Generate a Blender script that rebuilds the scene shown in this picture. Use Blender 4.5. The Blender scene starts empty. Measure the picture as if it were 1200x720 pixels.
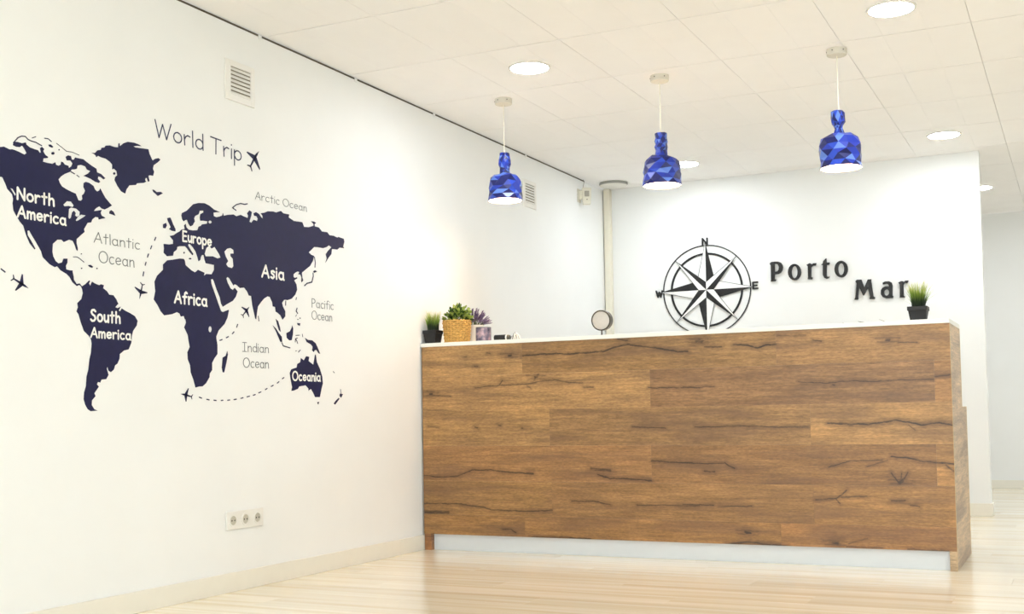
import bpy, bmesh, math, random
from mathutils import Vector, Matrix
random.seed(7)
PI = math.pi
SC = bpy.context.scene
COL = SC.collection

# ------------------------------------------------------------------ camera, world, exposure
cam_data = bpy.data.cameras.new('camera')
cam_data.sensor_width = 36.0
cam_data.lens = 41.015
cam_data.shift_y = 0.0513
cam_data.clip_start = 0.05
camera = bpy.data.objects.new('camera', cam_data)
COL.objects.link(camera)
cr, cu, cf = (Vector(v) for v in ((0.89827552, 0.43910756, -0.01690069), (0.03576205, -0.03471699, 0.99875713), (-0.43797507, 0.89776349, 0.04688881)))
camera.matrix_world = Matrix(((cr.x, cu.x, -cf.x, 3.475), (cr.y, cu.y, -cf.y, -5.8976), (cr.z, cu.z, -cf.z, 0.7777), (0, 0, 0, 1)))
SC.camera = camera

world = bpy.data.worlds.new('daylight'); SC.world = world
world.use_nodes = True
wb = world.node_tree.nodes['Background']
wb.inputs[0].default_value = (0.93, 0.97, 1.0, 1); wb.inputs[1].default_value = 2.2

SC.view_settings.view_transform = 'Standard'
SC.view_settings.look = 'None'
SC.view_settings.gamma = 1.0
SC.view_settings.use_curve_mapping = False
SC.view_settings.exposure = 0.86

DAY_FILL = 70.0           # added fill light behind an unseen front window, watts
LED = 62.0            # radiance of a downlight diffuser
BULB = 60.0           # radiance of a pendant bulb
ld = bpy.data.lights.new('added_day_fill', 'AREA'); ld.shape = 'RECTANGLE'; ld.size = 5.4; ld.size_y = 2.1
ld.energy = DAY_FILL; ld.color = (0.95, 0.98, 1.0)
lo = bpy.data.objects.new('added_day_fill', ld); COL.objects.link(lo)
lo.location = (3.4, -8.62, 1.3); lo.rotation_euler = (PI / 2 + math.radians(24), 0, 0)     # outside the added window, shining inwards (+y), tilted up to fill the ceiling

# ------------------------------------------------------------------ outlines measured on the walls, in metres
AMERICAS = [[(-3.0568, 1.6811), (-3.0573, 1.7655), (-3.0326, 1.762), (-2.9875, 1.7711), (-2.9569, 1.7721), (-2.9415, 1.7769), (-2.9285, 1.7743), (-2.9155, 1.7716), (-2.905, 1.7746), (-2.8919, 1.7737), (-2.8733, 1.7708), (-2.8493, 1.7654), (-2.8401, 1.7733), (-2.8477, 1.7838), (-2.8563, 1.794), (-2.8617, 1.7964), (-2.8707, 1.7893), (-2.8866, 1.787), (-2.9019, 1.7905), (-2.8957, 1.8045), (-2.8788, 1.8062), (-2.8601, 1.8056), (-2.844, 1.8124), (-2.8402, 1.8043), (-2.8251, 1.7971), (-2.8033, 1.7948), (-2.7879, 1.7943), (-2.7785, 1.7854), (-2.774, 1.7894), (-2.778, 1.8034), (-2.7691, 1.8106), (-2.758, 1.8038), (-2.7635, 1.7959), (-2.7579, 1.788), (-2.7506, 1.7818), (-2.7394, 1.7781), (-2.7422, 1.7731), (-2.7618, 1.768), (-2.7645, 1.7553), (-2.745, 1.7545), (-2.7196, 1.7556), (-2.7054, 1.7642), (-2.7026, 1.7556), (-2.6911, 1.7532), (-2.6797, 1.759), (-2.6768, 1.7719), (-2.6681, 1.7712), (-2.6594, 1.7637), (-2.642, 1.7623), (-2.639, 1.7546), (-2.6273, 1.7627), (-2.6214, 1.7754), (-2.632, 1.7849), (-2.6496, 1.7816), (-2.6554, 1.7943), (-2.6438, 1.8025), (-2.6291, 1.8026), (-2.625, 1.7895), (-2.6144, 1.7915), (-2.6085, 1.801), (-2.5876, 1.8013), (-2.5666, 1.802), (-2.5485, 1.7937), (-2.5241, 1.7842), (-2.4995, 1.7769), (-2.4964, 1.7633), (-2.4747, 1.7601), (-2.4527, 1.7473), (-2.4622, 1.7409), (-2.4778, 1.7476), (-2.4902, 1.7478), (-2.4921, 1.738), (-2.4797, 1.7283), (-2.4871, 1.7223), (-2.5057, 1.7238), (-2.5302, 1.7313), (-2.5545, 1.7355), (-2.5666, 1.7366), (-2.5546, 1.7434), (-2.5424, 1.7503), (-2.5315, 1.7617), (-2.5485, 1.7647), (-2.5576, 1.7756), (-2.5787, 1.7778), (-2.5966, 1.7717), (-2.5995, 1.7586), (-2.6084, 1.7546), (-2.6261, 1.7505), (-2.632, 1.7411), (-2.6437, 1.7353), (-2.6611, 1.7267), (-2.6784, 1.7144), (-2.6899, 1.701), (-2.6841, 1.6884), (-2.6726, 1.6766), (-2.6494, 1.6691), (-2.626, 1.6638), (-2.6054, 1.6602), (-2.5994, 1.6496), (-2.5917, 1.636), (-2.5786, 1.6367), (-2.5714, 1.6449), (-2.5738, 1.6584), (-2.5636, 1.6671), (-2.5576, 1.6798), (-2.5666, 1.6923), (-2.5654, 1.7088), (-2.5545, 1.7153), (-2.5363, 1.7138), (-2.5149, 1.7057), (-2.5069, 1.6929), (-2.4964, 1.6866), (-2.484, 1.6929), (-2.4797, 1.7022), (-2.4685, 1.6874), (-2.4528, 1.6685), (-2.437, 1.6567), (-2.418, 1.6429), (-2.4371, 1.6309), (-2.456, 1.6209), (-2.4716, 1.6218), (-2.4841, 1.6294), (-2.5026, 1.6185), (-2.5131, 1.6061), (-2.4965, 1.61), (-2.4716, 1.6171), (-2.4779, 1.6034), (-2.4716, 1.5934), (-2.4591, 1.5905), (-2.4529, 1.5866), (-2.4748, 1.5801), (-2.4872, 1.576), (-2.4903, 1.584), (-2.5057, 1.5837), (-2.5211, 1.572), (-2.5272, 1.5585), (-2.5454, 1.555), (-2.5545, 1.5407), (-2.5635, 1.5278), (-2.5605, 1.5166), (-2.5785, 1.5026), (-2.6011, 1.4834), (-2.6011, 1.4673), (-2.5951, 1.4496), (-2.5951, 1.438), (-2.6022, 1.4418), (-2.6111, 1.4614), (-2.62, 1.4741), (-2.6375, 1.4765), (-2.6637, 1.464), (-2.6752, 1.4717), (-2.6952, 1.4691), (-2.7168, 1.4506), (-2.719, 1.421), (-2.715, 1.4035), (-2.7036, 1.3867), (-2.6894, 1.3793), (-2.6722, 1.3848), (-2.6653, 1.4001), (-2.6462, 1.4023), (-2.6462, 1.3863), (-2.6537, 1.3741), (-2.6519, 1.3606), (-2.6374, 1.3585), (-2.6199, 1.3594), (-2.621, 1.3551), (-2.6163, 1.3395), (-2.6139, 1.3237), (-2.6004, 1.3089), (-2.5855, 1.3126), (-2.5736, 1.3022), (-2.5556, 1.3131), (-2.5375, 1.3288), (-2.5326, 1.3269), (-2.5387, 1.317), (-2.5314, 1.3084), (-2.5223, 1.3256), (-2.5131, 1.3217), (-2.5009, 1.3182), (-2.4854, 1.3149), (-2.4761, 1.3196), (-2.4606, 1.3172), (-2.4649, 1.305), (-2.4449, 1.295), (-2.4323, 1.2818), (-2.4101, 1.2813), (-2.3942, 1.2659), (-2.3833, 1.2477), (-2.3872, 1.2469), (-2.4, 1.234), (-2.3872, 1.2311), (-2.3711, 1.2385), (-2.3808, 1.222), (-2.3743, 1.2191), (-2.3646, 1.2318), (-2.3451, 1.2236), (-2.3189, 1.2158), (-2.2924, 1.2055), (-2.2771, 1.187), (-2.2825, 1.1672), (-2.3025, 1.1441), (-2.3092, 1.1243), (-2.3126, 1.0951), (-2.3139, 1.0922), (-2.3271, 1.0674), (-2.3532, 1.0615), (-2.3759, 1.0462), (-2.3778, 1.027), (-2.3888, 1.0076), (-2.4016, 1.0001), (-2.4079, 0.9833), (-2.4238, 0.9724), (-2.4364, 0.9778), (-2.4427, 0.9941), (-2.4458, 0.9846), (-2.4364, 0.9613), (-2.449, 0.9436), (-2.4738, 0.9417), (-2.48, 0.9299), (-2.4924, 0.932), (-2.4973, 0.9226), (-2.4874, 0.9135), (-2.5107, 0.8876), (-2.5046, 0.8761), (-2.5229, 0.8597), (-2.5241, 0.8412), (-2.5107, 0.825), (-2.4936, 0.8194), (-2.529, 0.8172), (-2.5441, 0.8251), (-2.5561, 0.8412), (-2.565, 0.8642), (-2.5621, 0.8918), (-2.5531, 0.9149), (-2.5501, 0.9518), (-2.5411, 0.9797), (-2.535, 1.0215), (-2.5278, 1.0449), (-2.5241, 1.0822), (-2.5278, 1.0988), (-2.5399, 1.1121), (-2.564, 1.1293), (-2.5789, 1.1606), (-2.5908, 1.192), (-2.6009, 1.2028), (-2.5938, 1.2194), (-2.5968, 1.2352), (-2.576, 1.253), (-2.5688, 1.2767), (-2.573, 1.2925), (-2.5808, 1.3038), (-2.5885, 1.3063), (-2.5992, 1.3008), (-2.621, 1.3139), (-2.6356, 1.333), (-2.6502, 1.343), (-2.679, 1.3537), (-2.6962, 1.3677), (-2.7075, 1.3629), (-2.7301, 1.3708), (-2.7636, 1.3939), (-2.772, 1.4161), (-2.7952, 1.4466), (-2.8176, 1.4738), (-2.8268, 1.4867), (-2.8354, 1.4842), (-2.8338, 1.4681), (-2.8159, 1.4462), (-2.7984, 1.4218), (-2.8022, 1.4191), (-2.824, 1.4386), (-2.8359, 1.4591), (-2.844, 1.4756), (-2.8537, 1.5006), (-2.8697, 1.5137), (-2.8857, 1.5332), (-2.8979, 1.551), (-2.9016, 1.5765), (-2.8991, 1.5926), (-2.9044, 1.6091), (-2.9253, 1.6252), (-2.9331, 1.6412), (-2.9461, 1.6627), (-2.9539, 1.6657), (-2.9717, 1.6496), (-2.987, 1.6641), (-3.0321, 1.6772)], [(-2.9123, 1.6304), (-2.9018, 1.6291), (-2.8876, 1.6119), (-2.8912, 1.6047), (-2.8992, 1.6143)], [(-2.6667, 1.6073), (-2.6494, 1.6237), (-2.6289, 1.6255), (-2.6154, 1.6129), (-2.6201, 1.6053), (-2.6406, 1.6067), (-2.661, 1.6022)], [(-2.6388, 1.5955), (-2.6289, 1.6025), (-2.6024, 1.602), (-2.5845, 1.5922), (-2.5857, 1.5781), (-2.5994, 1.57), (-2.6083, 1.5748), (-2.6053, 1.5844), (-2.6142, 1.5923), (-2.623, 1.5841), (-2.6289, 1.5625), (-2.6376, 1.5567), (-2.6423, 1.5629)], [(-2.6053, 1.5567), (-2.5934, 1.5723), (-2.5785, 1.5824), (-2.5545, 1.5826), (-2.5665, 1.5739), (-2.5905, 1.5588), (-2.6023, 1.5534)]]
EURAFRICA = [[(-2.087, 1.5631), (-2.0631, 1.5693), (-2.047, 1.5801), (-2.0265, 1.5905), (-2.0153, 1.5998), (-1.9945, 1.6052), (-1.9982, 1.6202), (-1.9892, 1.6292), (-1.9841, 1.6144), (-1.9706, 1.6058), (-1.9442, 1.6058), (-1.9137, 1.6109), (-1.9059, 1.6278), (-1.8905, 1.6341), (-1.8827, 1.6415), (-1.8515, 1.6486), (-1.8475, 1.6597), (-1.8748, 1.6585), (-1.8942, 1.6558), (-1.898, 1.6684), (-1.894, 1.6848), (-1.8746, 1.6956), (-1.8745, 1.7036), (-1.8978, 1.7001), (-1.9056, 1.6831), (-1.9286, 1.6718), (-1.9348, 1.6604), (-1.9303, 1.648), (-1.9441, 1.6288), (-1.9592, 1.6215), (-1.9727, 1.6342), (-1.9801, 1.6477), (-1.9928, 1.6443), (-2.0003, 1.638), (-2.0099, 1.6455), (-2.015, 1.6618), (-2.0113, 1.6727), (-1.9814, 1.6875), (-1.9588, 1.7066), (-1.9397, 1.7226), (-1.9053, 1.7332), (-1.8665, 1.7382), (-1.8352, 1.7324), (-1.8036, 1.7196), (-1.7636, 1.7132), (-1.7877, 1.7096), (-1.8077, 1.7045), (-1.8054, 1.6898), (-1.7879, 1.687), (-1.7678, 1.6926), (-1.7475, 1.701), (-1.7433, 1.7125), (-1.7377, 1.7008), (-1.7115, 1.709), (-1.67, 1.7168), (-1.6492, 1.7116), (-1.6196, 1.7225), (-1.5983, 1.719), (-1.5683, 1.715), (-1.5639, 1.7268), (-1.5724, 1.7367), (-1.555, 1.7533), (-1.5377, 1.7475), (-1.5422, 1.73), (-1.5555, 1.7001), (-1.5426, 1.6963), (-1.525, 1.7129), (-1.4986, 1.711), (-1.4941, 1.7229), (-1.5028, 1.733), (-1.5204, 1.7332), (-1.5247, 1.7438), (-1.507, 1.7521), (-1.485, 1.7469), (-1.4674, 1.7325), (-1.4558, 1.7285), (-1.4584, 1.7423), (-1.4716, 1.7517), (-1.4448, 1.7585), (-1.4176, 1.7694), (-1.3765, 1.7744), (-1.3535, 1.7733), (-1.3161, 1.7864), (-1.2966, 1.7777), (-1.2491, 1.7788), (-1.2541, 1.7634), (-1.2111, 1.7519), (-1.177, 1.7538), (-1.1426, 1.7557), (-1.1281, 1.7338), (-1.0881, 1.7381), (-1.0475, 1.751), (-1.0474, 1.7601), (-1.0695, 1.7709), (-1.0421, 1.7729), (-1.0248, 1.7675), (-1.0392, 1.7612), (-1.0374, 1.7493), (-1.0015, 1.7482), (-0.9759, 1.7315), (-0.9288, 1.7335), (-0.9079, 1.7209), (-0.8706, 1.7227), (-0.8384, 1.7175), (-0.8275, 1.722), (-0.7784, 1.719), (-0.7731, 1.7039), (-0.7846, 1.6773), (-0.7759, 1.6689), (-0.8176, 1.667), (-0.8395, 1.6537), (-0.8718, 1.6523), (-0.8878, 1.6504), (-0.8936, 1.6237), (-0.9151, 1.6058), (-0.9472, 1.5733), (-0.9342, 1.5975), (-0.9433, 1.6179), (-0.9252, 1.6354), (-0.893, 1.6597), (-0.9141, 1.6676), (-0.9354, 1.6557), (-0.9669, 1.6458), (-1.0083, 1.6456), (-1.0441, 1.6425), (-1.0697, 1.6243), (-1.09, 1.6099), (-1.07, 1.6002), (-1.0448, 1.5971), (-1.0553, 1.5717), (-1.081, 1.5418), (-1.1162, 1.5213), (-1.1412, 1.5056), (-1.1402, 1.5111), (-1.1502, 1.4982), (-1.1456, 1.4778), (-1.1389, 1.4636), (-1.1508, 1.4524), (-1.1556, 1.4591), (-1.1524, 1.4772), (-1.163, 1.4909), (-1.1797, 1.4893), (-1.1697, 1.5021), (-1.1844, 1.5036), (-1.2039, 1.4957), (-1.2185, 1.4853), (-1.2186, 1.4736), (-1.2091, 1.4686), (-1.1896, 1.4747), (-1.1897, 1.4676), (-1.214, 1.4564), (-1.195, 1.4376), (-1.1905, 1.4115), (-1.2053, 1.3867), (-1.2345, 1.3637), (-1.2679, 1.354), (-1.2821, 1.354), (-1.2962, 1.3529), (-1.3124, 1.3371), (-1.306, 1.3203), (-1.2875, 1.2985), (-1.2879, 1.2724), (-1.3096, 1.2554), (-1.3252, 1.2756), (-1.3483, 1.2867), (-1.362, 1.2903), (-1.3664, 1.3129), (-1.3846, 1.3143), (-1.389, 1.334), (-1.4069, 1.3582), (-1.4249, 1.3595), (-1.452, 1.3459), (-1.4744, 1.3272), (-1.4967, 1.3058), (-1.5031, 1.2813), (-1.5105, 1.2444), (-1.5166, 1.2468), (-1.5378, 1.3066), (-1.546, 1.3505), (-1.5633, 1.3518), (-1.576, 1.3701), (-1.5972, 1.3859), (-1.6269, 1.381), (-1.652, 1.3935), (-1.6645, 1.3951), (-1.6729, 1.3889), (-1.6852, 1.4013), (-1.7016, 1.4188), (-1.7138, 1.4241), (-1.7221, 1.4168), (-1.714, 1.3986), (-1.6937, 1.3734), (-1.6772, 1.3678), (-1.6647, 1.3787), (-1.6439, 1.3642), (-1.6567, 1.3385), (-1.6777, 1.3177), (-1.7149, 1.3012), (-1.7475, 1.2852), (-1.7595, 1.3004), (-1.7674, 1.3265), (-1.7872, 1.357), (-1.8068, 1.3952), (-1.8146, 1.4051), (-1.8265, 1.4013), (-1.8227, 1.3804), (-1.8032, 1.3449), (-1.7757, 1.2938), (-1.7598, 1.2655), (-1.7477, 1.261), (-1.7069, 1.2747), (-1.707, 1.2666), (-1.7154, 1.239), (-1.736, 1.208), (-1.7766, 1.1762), (-1.7927, 1.1486), (-1.7928, 1.1412), (-1.7851, 1.1096), (-1.7854, 1.0697), (-1.8054, 1.0504), (-1.8213, 1.0287), (-1.8215, 0.997), (-1.8374, 0.9808), (-1.839, 0.965), (-1.861, 0.9383), (-1.8843, 0.9233), (-1.9073, 0.922), (-1.9302, 0.9175), (-1.9436, 0.9524), (-1.9599, 0.983), (-1.9635, 1.0138), (-1.9783, 1.0391), (-1.9804, 1.0698), (-1.9653, 1.0936), (-1.9726, 1.1191), (-1.9777, 1.1446), (-1.9998, 1.1767), (-1.9886, 1.198), (-1.9922, 1.2132), (-1.9952, 1.2109), (-2.0025, 1.2258), (-2.021, 1.222), (-2.0283, 1.2343), (-2.0443, 1.2398), (-2.0756, 1.2284), (-2.1221, 1.2202), (-2.1432, 1.2362), (-2.1606, 1.26), (-2.1835, 1.2831), (-2.1744, 1.3187), (-2.1791, 1.3582), (-2.1637, 1.3847), (-2.1284, 1.4134), (-2.1283, 1.4361), (-2.1033, 1.4565), (-2.0709, 1.4627), (-2.0271, 1.4727), (-2.0012, 1.4741), (-1.9938, 1.4661), (-1.9902, 1.4484), (-1.9528, 1.4291), (-1.9301, 1.4226), (-1.911, 1.436), (-1.8686, 1.4273), (-1.8726, 1.4137), (-1.857, 1.4232), (-1.8216, 1.4251), (-1.8056, 1.447), (-1.8055, 1.4684), (-1.8213, 1.4693), (-1.8605, 1.4704), (-1.8682, 1.4854), (-1.8743, 1.5058), (-1.8851, 1.5046), (-1.8929, 1.4931), (-1.8953, 1.4823), (-1.9069, 1.4742), (-1.9144, 1.4928), (-1.9258, 1.515), (-1.9446, 1.5326), (-1.9612, 1.5431), (-1.9732, 1.5416), (-1.9733, 1.5353), (-1.9561, 1.5166), (-1.941, 1.5028), (-1.9449, 1.4961), (-1.9637, 1.5079), (-1.9823, 1.5239), (-1.9935, 1.5303), (-2.0268, 1.5262), (-2.0415, 1.5218), (-2.0452, 1.5086), (-2.0635, 1.4962), (-2.0672, 1.4804), (-2.1032, 1.4737), (-2.1245, 1.4864), (-2.1223, 1.5044), (-2.1244, 1.5243), (-2.0922, 1.5258), (-2.0669, 1.5315), (-2.0668, 1.5468), (-2.0813, 1.5577)], [(-1.868, 1.5113), (-1.8562, 1.5392), (-1.8365, 1.5522), (-1.8208, 1.5408), (-1.8009, 1.5512), (-1.789, 1.5393), (-1.7691, 1.5201), (-1.7611, 1.5076), (-1.7813, 1.501), (-1.8131, 1.507), (-1.8603, 1.5016)], [(-1.735, 1.5366), (-1.7169, 1.5523), (-1.6921, 1.5591), (-1.6715, 1.5523), (-1.6699, 1.536), (-1.6924, 1.5334), (-1.6924, 1.5225), (-1.676, 1.5108), (-1.6721, 1.4784), (-1.6822, 1.4675), (-1.7094, 1.4701), (-1.7232, 1.4811), (-1.7091, 1.4973), (-1.7253, 1.516)], [(-1.8226, 1.1788), (-1.8248, 1.1706), (-1.8303, 1.1653), (-1.8371, 1.1649), (-1.8426, 1.1696), (-1.8446, 1.1775), (-1.8424, 1.1857), (-1.8369, 1.191), (-1.8301, 1.1915), (-1.8247, 1.1868)], [(-1.8191, 1.6606), (-1.8213, 1.6562), (-1.8268, 1.6529), (-1.8337, 1.6519), (-1.8392, 1.6537), (-1.8412, 1.6574), (-1.8391, 1.6618), (-1.8336, 1.6651), (-1.8267, 1.6661), (-1.8212, 1.6644)]]
ISLES = [[(-2.5254, 1.8358), (-2.5069, 1.8385), (-2.4945, 1.8514), (-2.4759, 1.8574), (-2.4727, 1.8661), (-2.4571, 1.8707), (-2.4508, 1.8792), (-2.4286, 1.8846), (-2.403, 1.883), (-2.3837, 1.8854), (-2.3811, 1.9029), (-2.3759, 1.904), (-2.3739, 1.8922), (-2.3543, 1.9083), (-2.3313, 1.9189), (-2.2948, 1.9229), (-2.2678, 1.9209), (-2.2529, 1.9165), (-2.2746, 1.9136), (-2.2981, 1.9074), (-2.2881, 1.9045), (-2.2543, 1.9078), (-2.2132, 1.912), (-2.2064, 1.8933), (-2.1891, 1.869), (-2.1716, 1.8798), (-2.1541, 1.8857), (-2.1421, 1.8814), (-2.1577, 1.8674), (-2.1822, 1.8501), (-2.1872, 1.8341), (-2.1802, 1.8228), (-2.1859, 1.8042), (-2.2032, 1.8037), (-2.2136, 1.7993), (-2.2068, 1.778), (-2.2151, 1.7741), (-2.2219, 1.7879), (-2.2287, 1.7881), (-2.2329, 1.7785), (-2.2261, 1.7722), (-2.2411, 1.7646), (-2.2784, 1.7567), (-2.2851, 1.7486), (-2.3218, 1.7409), (-2.3383, 1.721), (-2.3449, 1.7029), (-2.3677, 1.7089), (-2.3871, 1.7274), (-2.4032, 1.7488), (-2.4, 1.7614), (-2.3884, 1.7707), (-2.3922, 1.7869), (-2.4063, 1.794), (-2.4159, 1.7898), (-2.4159, 1.8091), (-2.4286, 1.8187), (-2.4508, 1.8265), (-2.4759, 1.8274), (-2.4914, 1.8306), (-2.4995, 1.8229), (-2.5038, 1.8296), (-2.5131, 1.8335)], [(-2.1896, 1.7459), (-2.1791, 1.7451), (-2.1652, 1.7389), (-2.1405, 1.744), (-2.1285, 1.7393), (-2.1441, 1.7307), (-2.1582, 1.7234), (-2.1722, 1.7312), (-2.1847, 1.7366)], [(-2.4307, 1.6175), (-2.4212, 1.6238), (-2.4085, 1.6185), (-2.3989, 1.604), (-2.4149, 1.6065), (-2.432, 1.6078)], [(-2.5436, 1.3882), (-2.5302, 1.3911), (-2.5168, 1.385), (-2.5211, 1.3799), (-2.5351, 1.3821)], [(-2.1025, 1.6373), (-2.0845, 1.6429), (-2.0759, 1.6324), (-2.0665, 1.6158), (-2.0521, 1.5974), (-2.0521, 1.5871), (-2.0739, 1.5867), (-2.0919, 1.5919), (-2.0811, 1.6011), (-2.0918, 1.6174), (-2.0989, 1.6266)], [(-2.1276, 1.6073), (-2.1097, 1.6159), (-2.1048, 1.6054), (-2.1134, 1.5916), (-2.1276, 1.5921)], [(-1.7183, 1.0858), (-1.7143, 1.0698), (-1.7252, 1.0318), (-1.7402, 0.9885), (-1.7499, 0.9882), (-1.7562, 1.0094), (-1.7494, 1.0551), (-1.729, 1.0639)], [(-1.0551, 1.5169), (-1.0398, 1.5245), (-1.0194, 1.5205), (-1.0451, 1.5107)], [(-1.1927, 1.2466), (-1.1665, 1.2465), (-1.1705, 1.2332), (-1.188, 1.2381)], [(-1.2795, 1.1919), (-1.2509, 1.2022), (-1.2364, 1.2205), (-1.2334, 1.2323), (-1.2249, 1.2182), (-1.2272, 1.1889), (-1.2372, 1.1592), (-1.2563, 1.1571), (-1.2769, 1.1688)], [(-1.3857, 1.223), (-1.363, 1.2101), (-1.3402, 1.1885), (-1.3172, 1.1725), (-1.3129, 1.1468), (-1.3268, 1.1462), (-1.3405, 1.1656), (-1.3631, 1.1987)], [(-1.3624, 1.2559), (-1.3441, 1.2456), (-1.3306, 1.2178), (-1.3244, 1.1951), (-1.3382, 1.203), (-1.3508, 1.228)], [(-1.1281, 1.1759), (-1.1035, 1.1671), (-1.0684, 1.167), (-1.0383, 1.1535), (-1.0203, 1.1303), (-1.0003, 1.1009), (-1.0136, 1.1034), (-1.0337, 1.1207), (-1.049, 1.117), (-1.0542, 1.1078), (-1.0692, 1.1162), (-1.0639, 1.1343), (-1.0788, 1.1456), (-1.1136, 1.1559)], [(-1.2545, 0.9982), (-1.2419, 1.0159), (-1.1986, 1.0259), (-1.1936, 1.0436), (-1.1691, 1.0532), (-1.164, 1.0739), (-1.1396, 1.063), (-1.1196, 1.0844), (-1.0947, 1.0824), (-1.1, 1.0614), (-1.0602, 1.0436), (-1.0442, 1.0962), (-1.0372, 1.0935), (-1.0296, 1.0577), (-1.0046, 1.0254), (-0.9846, 0.9867), (-0.98, 0.9505), (-0.9907, 0.9262), (-1.0068, 0.8809), (-1.0475, 0.8807), (-1.0623, 0.9015), (-1.0821, 0.9221), (-1.1022, 0.913), (-1.1001, 0.9219), (-1.1266, 0.9393), (-1.1805, 0.9326), (-1.1904, 0.9208), (-1.2242, 0.9117), (-1.2433, 0.9103), (-1.2364, 0.9289), (-1.2456, 0.9578), (-1.2519, 0.9809)], [(-1.0307, 0.8551), (-1.0123, 0.8569), (-1.0207, 0.8431)], [(-0.8277, 0.9005), (-0.8006, 0.8976), (-0.8172, 0.8789), (-0.8311, 0.8881)], [(-0.8389, 0.8788), (-0.8336, 0.8727), (-0.8716, 0.8431), (-0.8854, 0.848), (-0.8659, 0.8633)], [(-2.3993, 1.776), (-2.401, 1.7719), (-2.4051, 1.7696), (-2.4092, 1.7705), (-2.4108, 1.7739), (-2.4091, 1.778), (-2.4051, 1.7802), (-2.401, 1.7794)], [(-2.7089, 1.7976), (-2.7112, 1.7933), (-2.7169, 1.7906), (-2.7225, 1.7911), (-2.7248, 1.7945), (-2.7225, 1.7988), (-2.7169, 1.8015), (-2.7113, 1.801)], [(-2.6838, 1.8162), (-2.6855, 1.8135), (-2.6889, 1.8128), (-2.6907, 1.8149), (-2.689, 1.8176), (-2.6855, 1.8183)], [(-2.5719, 1.3727), (-2.5736, 1.3701), (-2.5772, 1.3697), (-2.579, 1.3719), (-2.5772, 1.3745), (-2.5736, 1.3749)], [(-2.4928, 1.3805), (-2.4947, 1.3779), (-2.4984, 1.3775), (-2.5002, 1.3798), (-2.4984, 1.3824), (-2.4947, 1.3828)], [(-2.5737, 1.429), (-2.5752, 1.4268), (-2.5782, 1.4265), (-2.5797, 1.4283), (-2.5782, 1.4305), (-2.5752, 1.4308)], [(-1.9525, 1.4806), (-1.9571, 1.4769), (-1.9661, 1.4759), (-1.9706, 1.4786), (-1.9661, 1.4822), (-1.957, 1.4833)], [(-1.9944, 1.5017), (-1.9966, 1.4974), (-2.0011, 1.4969), (-2.0033, 1.5007), (-2.001, 1.505), (-1.9966, 1.5055)], [(-1.1808, 1.265), (-1.1833, 1.2623), (-1.1881, 1.262), (-1.1905, 1.2643), (-1.1881, 1.2671), (-1.1832, 1.2674)], [(-1.1632, 1.2721), (-1.1657, 1.2688), (-1.1705, 1.2685), (-1.1729, 1.2714), (-1.1705, 1.2746), (-1.1656, 1.275)], [(-1.1975, 1.1079), (-1.2, 1.1057), (-1.2048, 1.1055), (-1.2072, 1.1075), (-1.2047, 1.1096), (-1.1999, 1.1098)], [(-2.7395, 1.8246), (-2.7283, 1.8278), (-2.7158, 1.8222), (-2.7197, 1.8168), (-2.7339, 1.8185)]]
ISLE_LINES = [([(-2.8988, 1.7999), (-2.8788, 1.8228), (-2.8629, 1.8314), (-2.8457, 1.8341), (-2.8333, 1.8252), (-2.817, 1.8223), (-2.7978, 1.8218), (-2.7702, 1.8148)], 0.0039), ([(-2.8143, 1.8349), (-2.7979, 1.8428)], 0.0031), ([(-2.7564, 1.8456), (-2.7396, 1.8472), (-2.7243, 1.84)], 0.0036), ([(-2.6999, 1.8381), (-2.674, 1.8273), (-2.6508, 1.8168), (-2.6215, 1.8193), (-2.5888, 1.8141)], 0.0023), ([(-2.6291, 1.7417), (-2.6114, 1.7365)], 0.0042), ([(-2.5995, 1.7331), (-2.5876, 1.7282)], 0.0028), ([(-2.617, 1.4124), (-2.5993, 1.4145), (-2.5844, 1.4092), (-2.5635, 1.3977)], 0.0028), ([(-1.6514, 1.7388), (-1.6764, 1.7471), (-1.6487, 1.7656), (-1.6191, 1.7758), (-1.5892, 1.776), (-1.5703, 1.7817)], 0.005), ([(-1.4946, 1.2595), (-1.4904, 1.2373)], 0.0045), ([(-1.1284, 1.4378), (-1.1063, 1.4518), (-1.0661, 1.4616), (-1.0534, 1.4929), (-1.0553, 1.5078)], 0.006), ([(-1.0418, 1.5913), (-1.0351, 1.5649), (-1.0385, 1.5403)], 0.0055), ([(-1.2822, 1.3482), (-1.2843, 1.3277)], 0.0052), ([(-1.1958, 1.3728), (-1.1999, 1.3618)], 0.0041), ([(-1.1917, 1.3201), (-1.1987, 1.3049), (-1.1872, 1.294)], 0.0053), ([(-1.197, 1.2874), (-1.202, 1.2783)], 0.0024), ([(-1.3148, 1.1427), (-1.3056, 1.1282), (-1.252, 1.1207)], 0.0052), ([(-1.2032, 1.1844), (-1.1741, 1.1871)], 0.0035), ([(-1.2085, 1.1519), (-1.2064, 1.1678), (-1.1908, 1.1721)], 0.0041), ([(-1.2064, 1.1666), (-1.1959, 1.1584), (-1.1893, 1.1452)], 0.0041), ([(-1.1496, 1.1931), (-1.1468, 1.1803)], 0.003), ([(-1.1831, 1.1026), (-1.1683, 1.1132)], 0.0041), ([(-0.8219, 0.9222), (-0.8169, 0.9006)], 0.0031), ([(-0.8868, 1.0146), (-0.8763, 1.0075)], 0.0031), ([(-1.102, 0.9248), (-1.1002, 0.913)], 0.0024)]
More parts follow.
